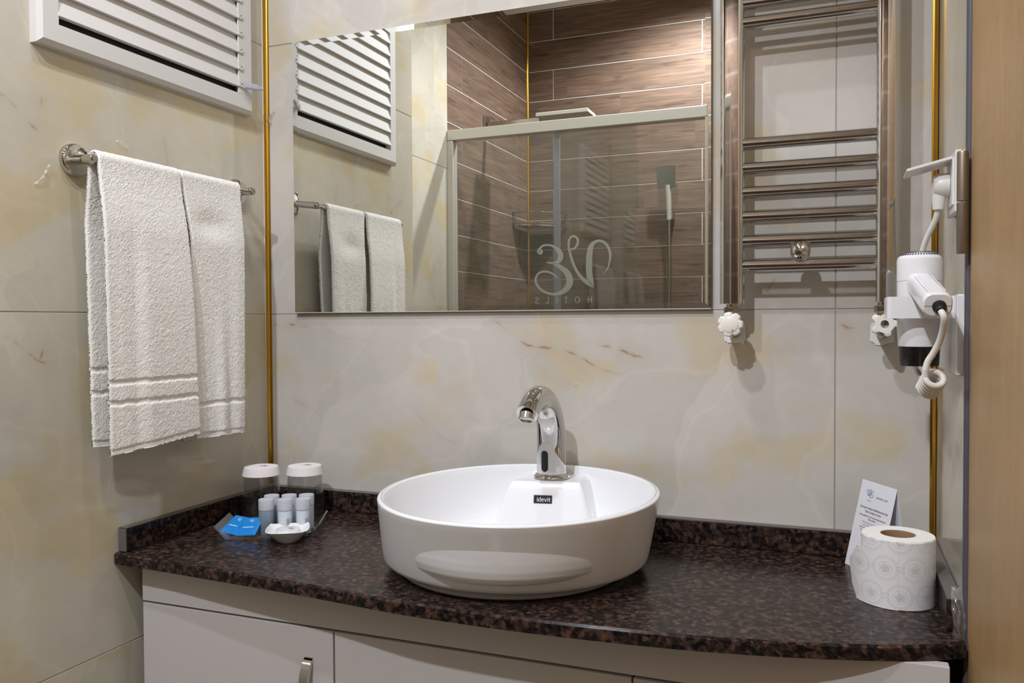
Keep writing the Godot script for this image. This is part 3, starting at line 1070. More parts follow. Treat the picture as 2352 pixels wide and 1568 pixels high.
func basin() -> void:
	var o := thing("basin", "white oval ceramic vessel basin standing on the granite counter", "basin", Vector3.ZERO)
	var seg := 160
	var b := MB.new()
	var rings := []
	rings.append(ell_ring(0.690, 0.241, 0.178, 0.186, Y0 + 0.0002, seg))
	rings.append(ell_ring(0.690, 0.241, 0.192, 0.200, Y0 + 0.0006, seg))
	rings.append(ell_ring(0.690, 0.241, 0.1945, 0.202, Y0 + 0.004, seg))
	rings.append(ell_ring(0.691, 0.242, 0.1985, 0.204, Y0 + 0.011, seg))
	rings.append(ell_ring(0.692, 0.244, 0.207, 0.2085, Y0 + 0.0138, seg))
	rings.append(ell_ring(0.6935, 0.2465, 0.2165, 0.214, Y0 + 0.0165, seg))
	rings.append(ell_ring(0.694, 0.248, 0.2205, 0.217, Y0 + 0.020, seg))
	rings.append(ell_ring(0.6945, 0.2485, 0.2222, 0.219, Y0 + 0.025, seg))
	for k in 10:
		var t := (k + 1) / 10.0
		var y := lerpf(Y0 + 0.025, RY - 0.004, t)
		rings.append(ell_ring(lerpf(0.6945, RX, t), lerpf(0.2485, RZ, t), lerpf(0.2222, RA, pow(t, 0.8)), lerpf(0.219, RB, t), y, seg))
	for k in 8:
		var a := PI * (k + 1) / 8.0
		var d := 0.0055 * (1.0 - cos(a))
		rings.append(ell_ring(RX, RZ, RA - d, RB - d, RY - 0.004 + 0.004 * sin(a), seg))
	b.loft(rings, false)
	# underside
	var u0 := b.vert(Vector3(0.69, Y0 + 0.0002, 0.237), Vector3.DOWN)
	var us := b.v.size()
	for p in rings[0]:
		b.vert(p, Vector3.DOWN)
	for j in seg:
		b.tri(u0, us + j, us + (j + 1) % seg)
	part("shell", b, M["ceramic"], o)
	# bowl with the tap deck: rings of the bowl's profile, lifted by the deck
	b = MB.new()
	var prof := [[1.0, 0.004], [0.992, 0.010], [0.985, 0.018], [0.978, 0.028], [0.971, 0.038], [0.962, 0.05], [0.952, 0.062], [0.938, 0.074], [0.918, 0.085], [0.888, 0.093], [0.85, 0.0985]]
	for k in 34:
		prof.append([0.85 * (1.0 - (k + 1) / 34.0), 0.0985 + 0.009 * (1.0 - pow(1.0 - (k + 1) / 34.0, 2))])
	# dense rings where the deck sits
	var fine := []
	for k in prof.size() - 1:
		for s in 4:
			fine.append([lerpf(prof[k][0], prof[k + 1][0], s / 4.0), lerpf(prof[k][1], prof[k + 1][1], s / 4.0)])
	var ai := RA - 0.011
	var bi := RB - 0.011
	var sg := 280
	var hh := func(x: float, y: float, z: float) -> float:
		var d := deck_height(x, z)
		var k := 0.010
		var h := clampf(0.5 + 0.5 * (d - y) / k, 0.0, 1.0)
		return lerpf(y, d, h) + k * h * (1.0 - h)
	var pos := PackedVector3Array()
	for f in fine:
		for s in sg:
			var x: float = RX + ai * f[0] * cos(TAU * s / sg)
			var z: float = RZ + bi * f[0] * sin(TAU * s / sg)
			var y: float = RY - f[1]
			if f[0] < 0.999:
				y = minf(hh.call(x, y, z), RY - 0.004 - 0.0)
			pos.push_back(Vector3(x, y, z))
	var m := fine.size()
	var mid := (m - 8) * sg
	var flip := signf((pos[mid + sg] - pos[mid - sg]).cross(pos[mid + 1] - pos[mid + sg - 1]).y)
	for r in m:
		for s in sg:
			var p0 := pos[mini(r + 1, m - 1) * sg + s] - pos[maxi(r - 1, 0) * sg + s]
			var p1 := pos[r * sg + (s + 1) % sg] - pos[r * sg + (s + sg - 1) % sg]
			var q := p0.cross(p1).normalized()
			b.vert(pos[r * sg + s], q * flip)
	for r in m - 1:
		for s in sg:
			b.quad(r * sg + s, r * sg + (s + 1) % sg, (r + 1) * sg + (s + 1) % sg, (r + 1) * sg + s)
	part("bowl", b, M["ceramic"], o)
	b = MB.new()
	b.lathe([Vector2(0, 0.004), Vector2(0.018, 0.004), Vector2(0.027, 0.002), Vector2(0.03, 0.0)], 32, Transform3D(Basis(), Vector3(RX, RY - 0.1075, RZ)))
	part("drain", b, M["chrome"], o)
	# black plate with white lettering on the front of the deck
	var lx := 0.7015
	var lz := 0.1245
	for k in 40:
		if deck_height(lx, lz) < 0.9575:
			break
		lz += 0.0008
	var e := 0.001
	var nn := Vector3(-(deck_height(lx + e, lz) - deck_height(lx - e, lz)) / (2 * e), 1, -(deck_height(lx, lz + e) - deck_height(lx, lz - e)) / (2 * e)).normalized()
	var f := facing(Vector3(lx, deck_height(lx, lz), lz) + nn * 0.001, nn)
	b = MB.new()
	b.box(Vector3.ZERO, Vector3(0.0335, 0.0145, 0.001), 0.0002, f)
	var pl := part("name_plate", b, M["label_black"], o)
	put_letters("lettering", letters("idevit", 0.0104, f * Transform3D(Basis(), Vector3(0.0012, -0.0005, 0.0007)), 0.0003), M["print_white"], pl)

# ---------------------------------------------------------------- faucet
func faucet() -> void:
	var cx := 0.700
	var cz := 0.073
	var by := RY - 0.0148
	var o := thing("faucet", "chrome sensor faucet with a bent spout on the basin deck", "faucet", Vector3(cx, by, cz))
	var b := MB.new()
	var pts := smooth_path([Vector3(0, 0.004, 0), Vector3(0, 0.035, 0), Vector3(0, 0.07, 0), Vector3(0, 0.102, 0.006), Vector3(0, 0.130, 0.021), Vector3(0, 0.149, 0.044), Vector3(0, 0.1565, 0.070), Vector3(0, 0.153, 0.097), Vector3(0, 0.143, 0.118), Vector3(0, 0.133, 0.1315)], 6)
	var rad := []
	for k in pts.size():
		var t := float(k) / (pts.size() - 1)
		rad.append(lerpf(0.0275, 0.0195, smoothstep(0.15, 1.0, t)))
	b.tube(pts, rad, 40)
	part("body", b, M["chrome"], o)
	b = MB.new()
	b.lathe([Vector2(0.0, 0.0), Vector2(0.0325, 0.0), Vector2(0.0345, 0.0015), Vector2(0.0345, 0.003), Vector2(0.033, 0.0055), Vector2(0.0295, 0.0085), Vector2(0.0275, 0.0095)], 48)
	part("base_ring", b, M["chrome"], o)
	var td: Vector3 = (pts[-1] - pts[-3]).normalized()
	b = MB.new()
	b.lathe([Vector2(0, 0), Vector2(0.0135, 0), Vector2(0.0135, 0.011), Vector2(0.012, 0.0125), Vector2(0.0105, 0.0125), Vector2(0.010, 0.010), Vector2(0.0, 0.010)], 32, along(pts[-1] - td * 0.001, (td + Vector3(0, -0.75, 0)).normalized()))
	part("aerator", b, M["chrome_soft"], o)
	# cover film and sensor window lie on the front of the column
	var wrap := func(u: float, y: float, r: float) -> Vector3:
		return Vector3(sin(u) * r, y, cos(u) * r)
	b = MB.new()
	var cols := 33
	for k in cols:
		var u := lerpf(-1.45, 1.35, k / (cols - 1.0))
		var sx := sin(u)
		var top := 0.0
		if sx < -0.45:
			top = lerpf(0.032, 0.066, (sx + 1.0) / 0.55)
		elif sx < 0.35:
			top = 0.068
		else:
			top = lerpf(0.066, 0.022, (sx - 0.35) / 0.65)
		top += 0.0015 * sin(k * 2.1)
		for e in 2:
			b.vert(wrap.call(u, 0.0102 if e == 0 else top, 0.0280), Vector3(sin(u), 0, cos(u)))
	for k in cols - 1:
		b.quad(k * 2, k * 2 + 1, k * 2 + 3, k * 2 + 2)
	part("protective_film", b, M["film_rough"], o)
	b = MB.new()
	var ov := rrect(0.0135, 0.039, 0.0067, 6)
	var s0 := b.vert(wrap.call(-0.16, 0.0345, 0.0286), Vector3(sin(-0.16), 0, cos(-0.16)))
	for p in ov:
		var u := -0.16 + p.x / 0.0275
		b.vert(wrap.call(u, 0.0345 + p.y, 0.0286), Vector3(sin(u), 0, cos(u)))
	for k in ov.size():
		b.tri(s0, s0 + 1 + k, s0 + 1 + (k + 1) % ov.size())
	part("sensor_window", b, M["sensor_dark"], o)
	# round plastic protector under the spout
	var dr := along(Vector3(0.0015, 0.1135, 0.0345), Vector3(0, -0.12, 1))
	b = MB.new()
	b.lathe([Vector2(0.0155, -0.004), Vector2(0.0165, -0.001), Vector2(0.0155, 0.002), Vector2(0.012, 0.0045), Vector2(0.006, 0.006), Vector2(0.0, 0.0065)], 32, dr)
	part("plastic_disc", b, M["film_disc"], o)
	b = MB.new()
	b.lathe([Vector2(0.0062, 0.0), Vector2(0.0060, 0.003), Vector2(0.004, 0.006), Vector2(0.0, 0.0072)], 20, along(Vector3(-0.003, 0.1275, 0.034), Vector3(0, -0.1, 1)))
	part("plastic_bead", b, M["wrap_film"], o)

# ---------------------------------------------------------------- towel rail and towels
func towel_rail() -> void:
	var o := thing("towel_rail", "chrome towel rail with two round wall plates on the left wall", "towel rail", Vector3(0, 1.553, 0.31))
	var ends := [[Vector3(0, 0.003, 0.202), Vector3(0.056, -0.001, 0.214)], [Vector3(0, 0.008, -0.204), Vector3(0.056, 0.003, -0.183)]]
	for e in ends:
		var b := MB.new()
		b.lathe([Vector2(0, 0.011), Vector2(0.0235, 0.011), Vector2(0.0262, 0.0095), Vector2(0.0275, 0.006), Vector2(0.0275, 0.0)], 40, along(e[0], Vector3.RIGHT))
		part("wall_plate", b, M["chrome"], o)
		b = MB.new()
		var d: Vector3 = e[1] - e[0]
		b.tube([e[0] + d * 0.1, e[0] + d * 0.55, e[0] + d * 1.0, e[0] + d * 1.13, e[0] + d * 1.2], [0.0082, 0.0082, 0.0082, 0.0078, 0.0045], 24)
		part("post", b, M["chrome"], o)
	var b2 := MB.new()
	b2.tube([ends[0][1], ends[1][1]], 0.0055, 20)
	part("bar", b2, M["chrome"], o)

# One hanging towel. s runs from the front hem over the bar to the back hem, w across.
func towel(called: String, label: String, zl: Array, zr: Array, yb: Array, yf: Array, grooves: Array, folds: Callable, seed_: int) -> void:
	# zl/zr: z of the left and right edge at [top, front bottom, back bottom]; yb: back hem height left/right; yf: front hem
	var bar := Vector2(0.056, 1.5535)
	var R := 0.0105
	var th := 0.008
	var ns := noise(seed_, 1.0, 2)
	var nl := noise(seed_ + 1, 1.0, 2)
	var o := thing(called, label, "towel", Vector3(bar.x, 1.06, (zl[0] + zr[0]) / 2), "white towels on the rail")
	var nw := 116
	var step := 0.0017
	var Lf := bar.y - minf(yf[0], yf[1])
	var Lb := bar.y - minf(yb[0], yb[1])
	var arc := PI * R
	var nf := int(Lf / step)
	var nb := int(Lb / step)
	var na := 16
	var rows := nf + na + nb + 1
	var center := PackedVector3Array()
	for r in rows:
		for k in nw:
			var w := k / (nw - 1.0)
			var p := Vector3.ZERO
			if r <= nf:
				var t := 1.0 - float(r) / nf     # 1 at the hem
				var ybot := lerpf(yf[0], yf[1], w)
				p.y = lerpf(bar.y, ybot, t)
				p.z = lerpf(lerpf(zl[0], zl[1], t), lerpf(zr[0], zr[1], t), w)
				p.x = bar.x + R + 0.010 * smoothstep(0.0, 0.25, t) + folds.call(w, t, true)
				if seed_ == 83:
					p.z -= (1.0 - w) * 0.008 * sin(PI * clampf(t / 0.42, 0.0, 1.0))
			elif r <= nf + na:
				var a := PI * (r - nf) / na
				p = Vector3(bar.x + R * cos(a), bar.y + R * sin(a), lerpf(zl[0], zr[0], w))
				p.x += folds.call(w, 0.0, true) * (0.5 + 0.5 * cos(a))
			else:
				var t := float(r - nf - na) / nb
				var ybot := lerpf(yb[0], yb[1], w)
				p.y = lerpf(bar.y, ybot, t)
				p.z = lerpf(lerpf(zl[0], zl[2], t), lerpf(zr[0], zr[2], t), w)
				p.x = bar.x - R - 0.012 * smoothstep(0.0, 0.25, t) + folds.call(w, t, false)
			center.push_back(p)
	# two faces, pushed out along the normal by half the thickness and the pile
	var b := MB.new()
	var per := nw * 2
	for r in rows:
		var front := r <= nf
		var t := 1.0 - float(r) / nf if front else clampf(float(r - nf - na) / nb, 0.0, 1.0)
		for e in 2:
			for kk in nw:
				var k := kk if e == 0 else nw - 1 - kk
				var p := center[r * nw + k]
				var dv := center[mini(r + 1, rows - 1) * nw + k] - center[maxi(r - 1, 0) * nw + k]
				var dw := center[r * nw + mini(k + 1, nw - 1)] - center[r * nw + maxi(k - 1, 0)]
				var q := dw.cross(dv).normalized()
				if e == 1:
					q = -q
				var h := th * 0.5
				var edge := minf(k, nw - 1 - k) / 3.0
				if edge < 1.0:
					h *= sqrt(1.0 - (1.0 - edge) * (1.0 - edge)) * 0.9 + 0.1
				var gr := 1.0
				var drop := 0.0
				for g in grooves:
					var d := absf(p.y - (g[0] if front else g[1]) - 0.0018 * nl.get_noise_2d(p.z * 60.0, g[0] * 9.0)) - 0.0042
					var inside := 1.0 - smoothstep(-0.0012, 0.0012, d)
					drop = maxf(drop, inside)
				var hem := minf(p.y - lerpf(yf[0], yf[1], k / (nw - 1.0)), 1.0) if front else minf(p.y - lerpf(yb[0], yb[1], k / (nw - 1.0)), 1.0)
				if r > nf and r <= nf + na:
					hem = 1.0
				drop = maxf(drop, 0.75 * (1.0 - smoothstep(0.009, 0.0115, hem)))
				gr = 1.0 - drop
				var pile := 0.0009 * ns.get_noise_3d(p.x * 900.0, p.y * 900.0, p.z * 900.0) + 0.00028 * ns.get_noise_3d(p.x * 220.0, p.y * 320.0 + 40.0, p.z * 220.0) + 0.0003 * nl.get_noise_3d(p.x * 60.0, p.y * 60.0, p.z * 60.0)
				h += pile * gr - 0.0022 * drop
				var out := p + q * h
				if edge < 1.0:
					out += dw.normalized() * (1.0 - edge) * (pile * 1.4) * gr
				b.vert(out, q, Vector2(p.z, p.y))
	for r in rows - 1:
		for k in per:
			var a := r * per + k
			var c := r * per + (k + 1) % per
			b.quad(a, c, c + per, a + per)
	for e in [0, rows - 1]:
		for k in nw - 1:
			b.quad(e * per + k, e * per + k + 1, e * per + per - 2 - k, e * per + per - 1 - k)
	# smooth normals from the displaced faces
	var acc := PackedVector3Array()
	acc.resize(b.v.size())
	for j in range(0, b.i.size(), 3):
		var a := b.i[j]
		var c := b.i[j + 1]
		var d := b.i[j + 2]
		var q := (b.v[d] - b.v[a]).cross(b.v[c] - b.v[a])
		acc[a] += q; acc[c] += q; acc[d] += q
	for j in b.v.size():
		if acc[j].length_squared() > 0:
			b.n[j] = acc[j].normalized()
	for j in b.v.size():
		b.v[j] -= o.position
	part("cloth", b, M["terry"], o)

func towels() -> void:
	var f1 := func(w: float, t: float, front: bool) -> float:
		if front:
			return 0.007 * smoothstep(0.30, 0.46, w + 0.05 * t) * smoothstep(0.1, 0.5, t) - 0.004 * smoothstep(0.2, 0.0, w) * t + 0.004 * t
		return 0.004 * sin(w * 5.0) * t
	towel("hand_towel", "white terry towel at the left end of the rail, two woven bands near its hem", [0.522, 0.515, 0.512], [0.338, 0.318, 0.338], [1.0735, 1.062], [1.060, 1.0745], [[1.182, 1.203], [1.147, 1.163]], f1, 71)
	var f2 := func(w: float, t: float, front: bool) -> float:
		if front:
			return -0.004 + 0.007 * exp(-pow((w - 0.52) / 0.10, 2)) * smoothstep(0.35, 0.9, t) + 0.005 * exp(-pow((w - 0.85) / 0.12, 2)) * t - 0.007 * exp(-pow((w - 0.4) / 0.3, 2) - pow((t - 0.17) / 0.05, 2))
		return 0.003 * sin(w * 6.0) * t
	towel("hand_towel", "white terry towel at the corner end of the rail, one band above its hem", [0.3335, 0.313, 0.306], [0.168, 0.178, 0.2], [1.054, 1.056], [1.062, 1.059], [[1.126, 1.13]], f2, 83)

# ---------------------------------------------------------------- towel radiator
func radiator() -> void:
	var o := thing("towel_radiator", "chrome ladder towel radiator on the wall right of the mirror", "radiator", Vector3(1.15, 1.31, 0.05))
	var xs := [1.0285, 1.2760]
	for k in 2:
		var b := MB.new()
		var poly := PackedVector2Array()
		# D-shaped tube: flat front with rounded shoulders
		var hw := 0.0202 if k == 0 else 0.0178
		for s in 9:
			var a := PI / 2 * s / 8
			poly.push_back(Vector2(hw - 0.006 + 0.006 * cos(a) - 0.004 * (s / 8.0), 0.012 + 0.007 * sin(a)))
		for s in 9:
			var a := PI / 2 + PI / 2 * s / 8
			poly.push_back(Vector2(-hw + 0.006 + 0.006 * cos(a) + 0.004 * (1.0 - s / 8.0), 0.012 + 0.007 * sin(a)))
		for s in 5:
			var a := PI + PI / 2 * s / 4
			poly.push_back(Vector2(-hw + 0.005 + 0.005 * cos(a), -0.01 + 0.005 * sin(a)))
		for s in 5:
			var a := 1.5 * PI + PI / 2 * s / 4
			poly.push_back(Vector2(hw - 0.005 + 0.005 * cos(a), -0.01 + 0.005 * sin(a)))
		b.prism(poly, 0.0, -0.78, Transform3D(Basis(Vector3.RIGHT, Vector3(0, 0, 1), Vector3(0, -1, 0)), Vector3(xs[k] - 1.15, 0, 0)), 0.6)
		part("upright", b, M["chrome"], o)
	var ybars := [1.3755, 1.4178, 1.4600, 1.5022, 1.5437, 1.5858, 1.7935, 1.8265, 1.868, 1.910, 1.952, 2.045]
	for y in ybars:
		var b := MB.new()
		b.tube([Vector3(-0.112, y - 1.31, 0.0045), Vector3(0.115, y - 1.31, 0.0045)], 0.0108, 28)
		part("bar", b, M["chrome"], o)
	var b3 := MB.new()
	b3.lathe([Vector2(0, 0.0135), Vector2(0.008, 0.0125), Vector2(0.0135, 0.009), Vector2(0.0165, 0.003), Vector2(0.0165, -0.001), Vector2(0.012, -0.006), Vector2(0.008, -0.012), Vector2(0.008, -0.05)], 36, along(Vector3(-0.0085, 0.0875, 0.012), Vector3(0, 0, 1)))
	part("bracket_knob", b3, M["chrome"], o)
	# valves
	var say := ["white seven-lobed radiator valve with a round cap, at the left radiator foot", "white five-lobed radiator valve with an open screw hole, below the right upright"]
	for k in 2:
		var x: float = [1.0275, 1.2715][k]
		var v := thing("radiator_valve", say[k], "valve", Vector3(x, 1.274, 0.05), "valves under the towel radiator")
		var b := MB.new()
		b.lathe([Vector2(0.0098, 0.018), Vector2(0.0098, 0.0355)], 24)
		part("tail_pipe", b, M["nickel"], v)
		b = MB.new()
		var hexa := []
		for e in [[0.0135, 0.0185], [0.0155, 0.0205], [0.0155, 0.0285], [0.0135, 0.0305]]:
			var ring := PackedVector3Array()
			for s in 6:
				ring.push_back(Vector3(e[0] * cos(TAU * (s + 0.25) / 6), e[1], e[0] * sin(TAU * (s + 0.25) / 6)))
			hexa.append(ring)
		facet(b, hexa)
		part("union_nut", b, M["nickel"], v)
		b = MB.new()
		b.tube([Vector3(0, 0.019, -0.008), Vector3(0, 0.004, -0.010), Vector3(0, -0.010, -0.016), Vector3(0, -0.014, -0.03), Vector3(0, -0.014, -0.0495)], [0.010, 0.012, 0.0125, 0.011, 0.011], 20)
		b.lathe([Vector2(0.0, 0.012), Vector2(0.009, 0.012), Vector2(0.009, -0.012), Vector2(0, -0.012)], 20, along(Vector3(0, 0, 0.002), Vector3(0, 0, 1)))
		part("valve_body", b, M["nickel"], v)
		b = MB.new()
		var lobes := 7 if k == 0 else 5
		var poly := PackedVector2Array()
		for s in 112:
			var a := TAU * s / 112 + (0.35 if k == 0 else 0.62)
			var wv := 0.5 + 0.5 * cos(lobes * a)
			var r := lerpf(0.0188, 0.0218, smoothstep(0.02, 0.42, wv)) if k == 0 else lerpf(0.0145, 0.0220, smoothstep(0.0, 1.0, wv))
			poly.push_back(Vector2(cos(a), sin(a)) * r)
		var kr := []
		for e in [[0.93, 0.010], [1.0, 0.013], [1.0, 0.024], [0.975, 0.0265], [0.90, 0.0285], [0.7, 0.0288]]:
			var ring := PackedVector3Array()
			for p in poly:
				var rr: Vector2 = p
				if e[0] < 0.8:
					rr = p.normalized() * 0.0145
				elif e[0] < 0.95:
					rr = p * e[0]
				else:
					rr = p * e[0]
				ring.push_back(Vector3(rr.x, rr.y, e[1]))
			kr.append(ring)
		b.loft(kr)
		var knob := part("knob", b, M["valve_white"], v)
		b = MB.new()
		if k == 0:
			b.lathe([Vector2(0.0, 0.0305), Vector2(0.0125, 0.0305), Vector2(0.0137, 0.0298), Vector2(0.0140, 0.0285)], 40, along(Vector3.ZERO, Vector3(0, 0, 1)))
			part("cap", b, M["valve_white"], knob)
			b = MB.new()
			b.prism(disc(0.0011, 12, Vector2(0.0045, -0.0105)), 0.0306, 0.0309)
			part("cap_slot", b, M["black_rubber"], knob)
		else:
			b.lathe([Vector2(0.0062, 0.0292), Vector2(0.0055, 0.0292), Vector2(0.0050, 0.0289), Vector2(0.0, 0.0289)], 28, along(Vector3.ZERO, Vector3(0, 0, 1)))
			part("screw_seat", b, M["chrome_soft"], knob)
			b = MB.new()
			b.lathe([Vector2(0.0, 0.0306), Vector2(0.0015, 0.0303), Vector2(0.0022, 0.029)], 16, along(Vector3.ZERO, Vector3(0, 0, 1)))
			part("screw", b, M["black_rubber"], knob)
		# patched hole in the tile behind
		b = MB.new()
		var rag := PackedVector2Array()
		var rng := RandomNumberGenerator.new()
		rng.seed = 17 + k
		for s in 24:
			var a := TAU * s / 24
			var q := Vector2(signf(cos(a)) * pow(absf(cos(a)), 0.5), signf(sin(a)) * pow(absf(sin(a)), 0.5))
			rag.push_back(Vector2(q.x * 0.0190, q.y * 0.020 - 0.0160) * (1.0 + rng.randf_range(-0.08, 0.08)))
		b.prism(rag, -0.0495, -0.0483)
		part("wall_patch", b, M["plaster"], v)

func facet(b: MB, rings: Array) -> void:
	for r in rings.size() - 1:
		var k: int = rings[r].size()
		for j in k:
			var a: Vector3 = rings[r][j]
			var c: Vector3 = rings[r][(j + 1) % k]
			var d: Vector3 = rings[r + 1][(j + 1) % k]
			var e: Vector3 = rings[r + 1][j]
			var q := (c - a).cross(e - a).normalized()
			if q.dot((a + d) / 2 * Vector3(1, 0, 1)) < 0:
				q = -q
			var s0 := b.vert(a, q)
			b.vert(c, q); b.vert(d, q); b.vert(e, q)
			b.quad(s0, s0 + 1, s0 + 2, s0 + 3)
	for e in [0, rings.size() - 1]:
		var q := Vector3(0, -1 if e == 0 else 1, 0)
		var s0 := b.v.size()
		for p in rings[e]:
			b.vert(p, q)
		for j in range(1, rings[e].size() - 1):
			b.tri(s0, s0 + j, s0 + j + 1)

# ---------------------------------------------------------------- socket, hair dryer
func socket_and_dryer() -> void:
	# socket: plate on the right wall, lid lifted
	var pz := 0.252
	var py := 1.4665
	var o := thing("power_socket", "white wall socket with its square lid lifted, beside the door", "socket", Vector3(W, py, pz))
	var b := MB.new()
	b.box(Vector3(-0.0045, 0, 0), Vector3(0.009, 0.083, 0.084), 0.0015)
	part("plate", b, M["white_plastic"], o)
	b = MB.new()
	b.box(Vector3(-0.0095, 0.001, 0), Vector3(0.003, 0.064, 0.064), 0.001)
	part("inner_frame", b, M["white_plastic"], o)
	b = MB.new()
	var lf := Transform3D(Basis(Vector3(0, 0, 1), 0.24), Vector3(-0.0105, 0.033, 0))
	b.box(Vector3(-0.029, 0, 0), Vector3(0.058, 0.0042, 0.062), 0.001, lf)
	part("lid", b, M["white_plastic"], o)

	o = thing("plug", "white angled plug in the wall socket under its raised lid", "plug", Vector3(W - 0.0115, 1.4665, 0.252))
	b = MB.new()
	b.lathe([Vector2(0.0, 0.0), Vector2(0.0165, 0.0), Vector2(0.0170, 0.006), Vector2(0.0165, 0.014), Vector2(0.013, 0.0195), Vector2(0.0, 0.0205)], 32, along(Vector3.ZERO, Vector3.LEFT))
	b.tube([Vector3(-0.0115, 0.006, 0), Vector3(-0.0125, -0.012, 0), Vector3(-0.0128, -0.026, 0), Vector3(-0.013, -0.033, 0)], [0.0105, 0.0095, 0.0080, 0.0072], 20)
	part("body", b, M["cord_white"], o)

	# hair dryer in its wall clip
	var ax := Vector3(1.3065, 0, 0.262)
	o = thing("dryer_holder", "white wall plate and clip holding the hair dryer", "holder", Vector3(W, 1.26, 0.23))
	b = MB.new()
	b.box(Vector3(-0.005, 0, 0.0), Vector3(0.010, 0.107, 0.20), 0.002)
	part("wall_plate", b, M["dryer_plastic"], o)
	b = MB.new()
	var outer := PackedVector2Array()
	var x0 := 1.2634 - W
	for s in 7:
		var a := PI / 2 * s / 6
		outer.push_back(Vector2(x0 + 0.012 - 0.012 * sin(a), 0.2185 - 0.23 + 0.012 - 0.012 * cos(a)))
	for s in 7:
		var a := PI / 2 * s / 6
		outer.push_back(Vector2(x0 + 0.007 - 0.007 * cos(a), 0.304 - 0.23 - 0.007 + 0.007 * sin(a)))
	var clip := PackedVector2Array([Vector2(-0.010, 0.2185 - 0.23)])
	clip.append_array(outer)
	clip.push_back(Vector2(-0.010, 0.304 - 0.23))
	clip.push_back(Vector2(-0.010, 0.300 - 0.23))
	var inner := outer.duplicate()
	inner.reverse()
	for p in inner:
		clip.push_back(Vector2(p.x + 0.004 * (1.0 if p.x < x0 + 0.012 else 0.0), clampf(p.y, 0.2185 - 0.23 + 0.004, 0.300 - 0.23)))
	clip.push_back(Vector2(-0.010, 0.2185 - 0.23 + 0.004))
	b.prism(clip, -(1.2825 - 1.26), -(1.312 - 1.26), Transform3D(Basis(Vector3.RIGHT, Vector3(0, 0, 1), Vector3(0, -1, 0)), Vector3.ZERO), 0.6)
	part("clip", b, M["dryer_plastic"], o)

	o = thing("hair_dryer", "white hair dryer with a black nozzle hanging nozzle down in its clip", "hair dryer", Vector3(ax.x, 1.2165, ax.z))
	var k := 1.2165
	b = MB.new()
	b.lathe([Vector2(0.0265, 1.2435 - k), Vector2(0.0278, 1.262 - k), Vector2(0.0285, 1.29 - k), Vector2(0.0288, 1.3328 - k), Vector2(0.0283, 1.3332 - k), Vector2(0.0283, 1.3342 - k), Vector2(0.0290, 1.3346 - k), Vector2(0.0290, 1.3625 - k), Vector2(0.0284, 1.3655 - k)], 56)
	part("barrel", b, M["dryer_plastic"], o)
	b = MB.new()
	b.lathe([Vector2(0.0284, 1.3655 - k), Vector2(0.0265, 1.3685 - k), Vector2(0.021, 1.3725 - k), Vector2(0.012, 1.375 - k), Vector2(0.0, 1.376 - k)], 56)
	var grille := part("grille", b, M["dryer_plastic"], o)
	b = MB.new()
	for ring in 2:
		for s in 44:
			var a := TAU * s / 44
			var r: float = [0.0238, 0.0185][ring]
			var y: float = [1.3709, 1.3738][ring] - k
			b.box(Vector3.ZERO, Vector3(0.0015, 0.0012, 0.0034), 0.0, Transform3D(Basis(Vector3.UP, PI / 2 - a) * Basis(Vector3.RIGHT, 0.55 if ring == 0 else 0.35), Vector3(cos(a) * r, y, sin(a) * r)))
	part("grille_slot", b, M["gasket"], grille).set_meta("kind", "stuff")
	b = MB.new()
	b.lathe([Vector2(0.020, 0.008), Vector2(0.0235, 0.0005), Vector2(0.0250, 0.0), Vector2(0.0258, 0.002), Vector2(0.0268, 1.2430 - k), Vector2(0.0255, 1.2436 - k)], 48)
	part("nozzle", b, M["dryer_dark"], o)
	# handle: rounded bar from the barrel towards the room
	var h0 := Vector3(1.3040, 1.334, 0.270)
	var h1 := Vector3(1.3160, 1.2985, 0.400)
	var hd := (h1 - h0).normalized()
	var hx := Vector3(0, 1, 0).cross(hd).normalized()
	var hy := hd.cross(hx)
	b = MB.new()
	var rings := []
	for e in [[0.0, 0.92], [0.2, 0.96], [0.5, 0.98], [0.8, 1.0], [0.95, 1.0], [0.985, 0.985], [1.0, 0.93], [1.004, 0.86]]:
		var ring := PackedVector3Array()
		for p in rrect(0.0345 * e[1], 0.0305 * e[1], 0.0115 * e[1], 6):
			ring.push_back(h0.lerp(h1, e[0]) + hx * p.x + hy * p.y - Vector3(ax.x, k, ax.z))
		rings.append(ring)
	b.loft(rings)
	var handle := part("handle", b, M["dryer_plastic"], o)
	var hf := Transform3D(Basis(hx, hy, hd), h0 - Vector3(ax.x, k, ax.z))
	var hl := h0.distance_to(h1)
	b = MB.new()
	for s in 7:
		b.box(Vector3(-0.0105 + s * 0.0035, 0.0152, hl * 0.58), Vector3(0.0014, 0.0012, hl * 0.66), 0.0005, hf)
	part("grip_ribs", b, M["dryer_plastic"], handle)
	b = MB.new()
	b.box(Vector3(0, -0.001, hl + 0.0004), Vector3(0.0312, 0.0004, 0.0008), 0.0, hf)
	part("seam", b, M["gasket"], handle)
	b = MB.new()
	b.lathe([Vector2(0.0, 0.0), Vector2(0.0080, 0.0), Vector2(0.0080, 0.003), Vector2(0.0072, 0.0034), Vector2(0.0074, 0.006), Vector2(0.0066, 0.0064), Vector2(0.0068, 0.009), Vector2(0.006, 0.0094), Vector2(0.0062, 0.012), Vector2(0.0052, 0.0135), Vector2(0, 0.0135)], 28, hf * along(Vector3(0.0015, -0.001, hl), Vector3(0, -0.25, 1)))
	part("strain_relief", b, M["black_rubber"], o)
	# cord: from the handle down to a coil, then up behind the dryer to the plug
	var tip := hf * Vector3(0.0015, -0.0045, hl + 0.012)
	var off := Vector3(ax.x, k, ax.z)
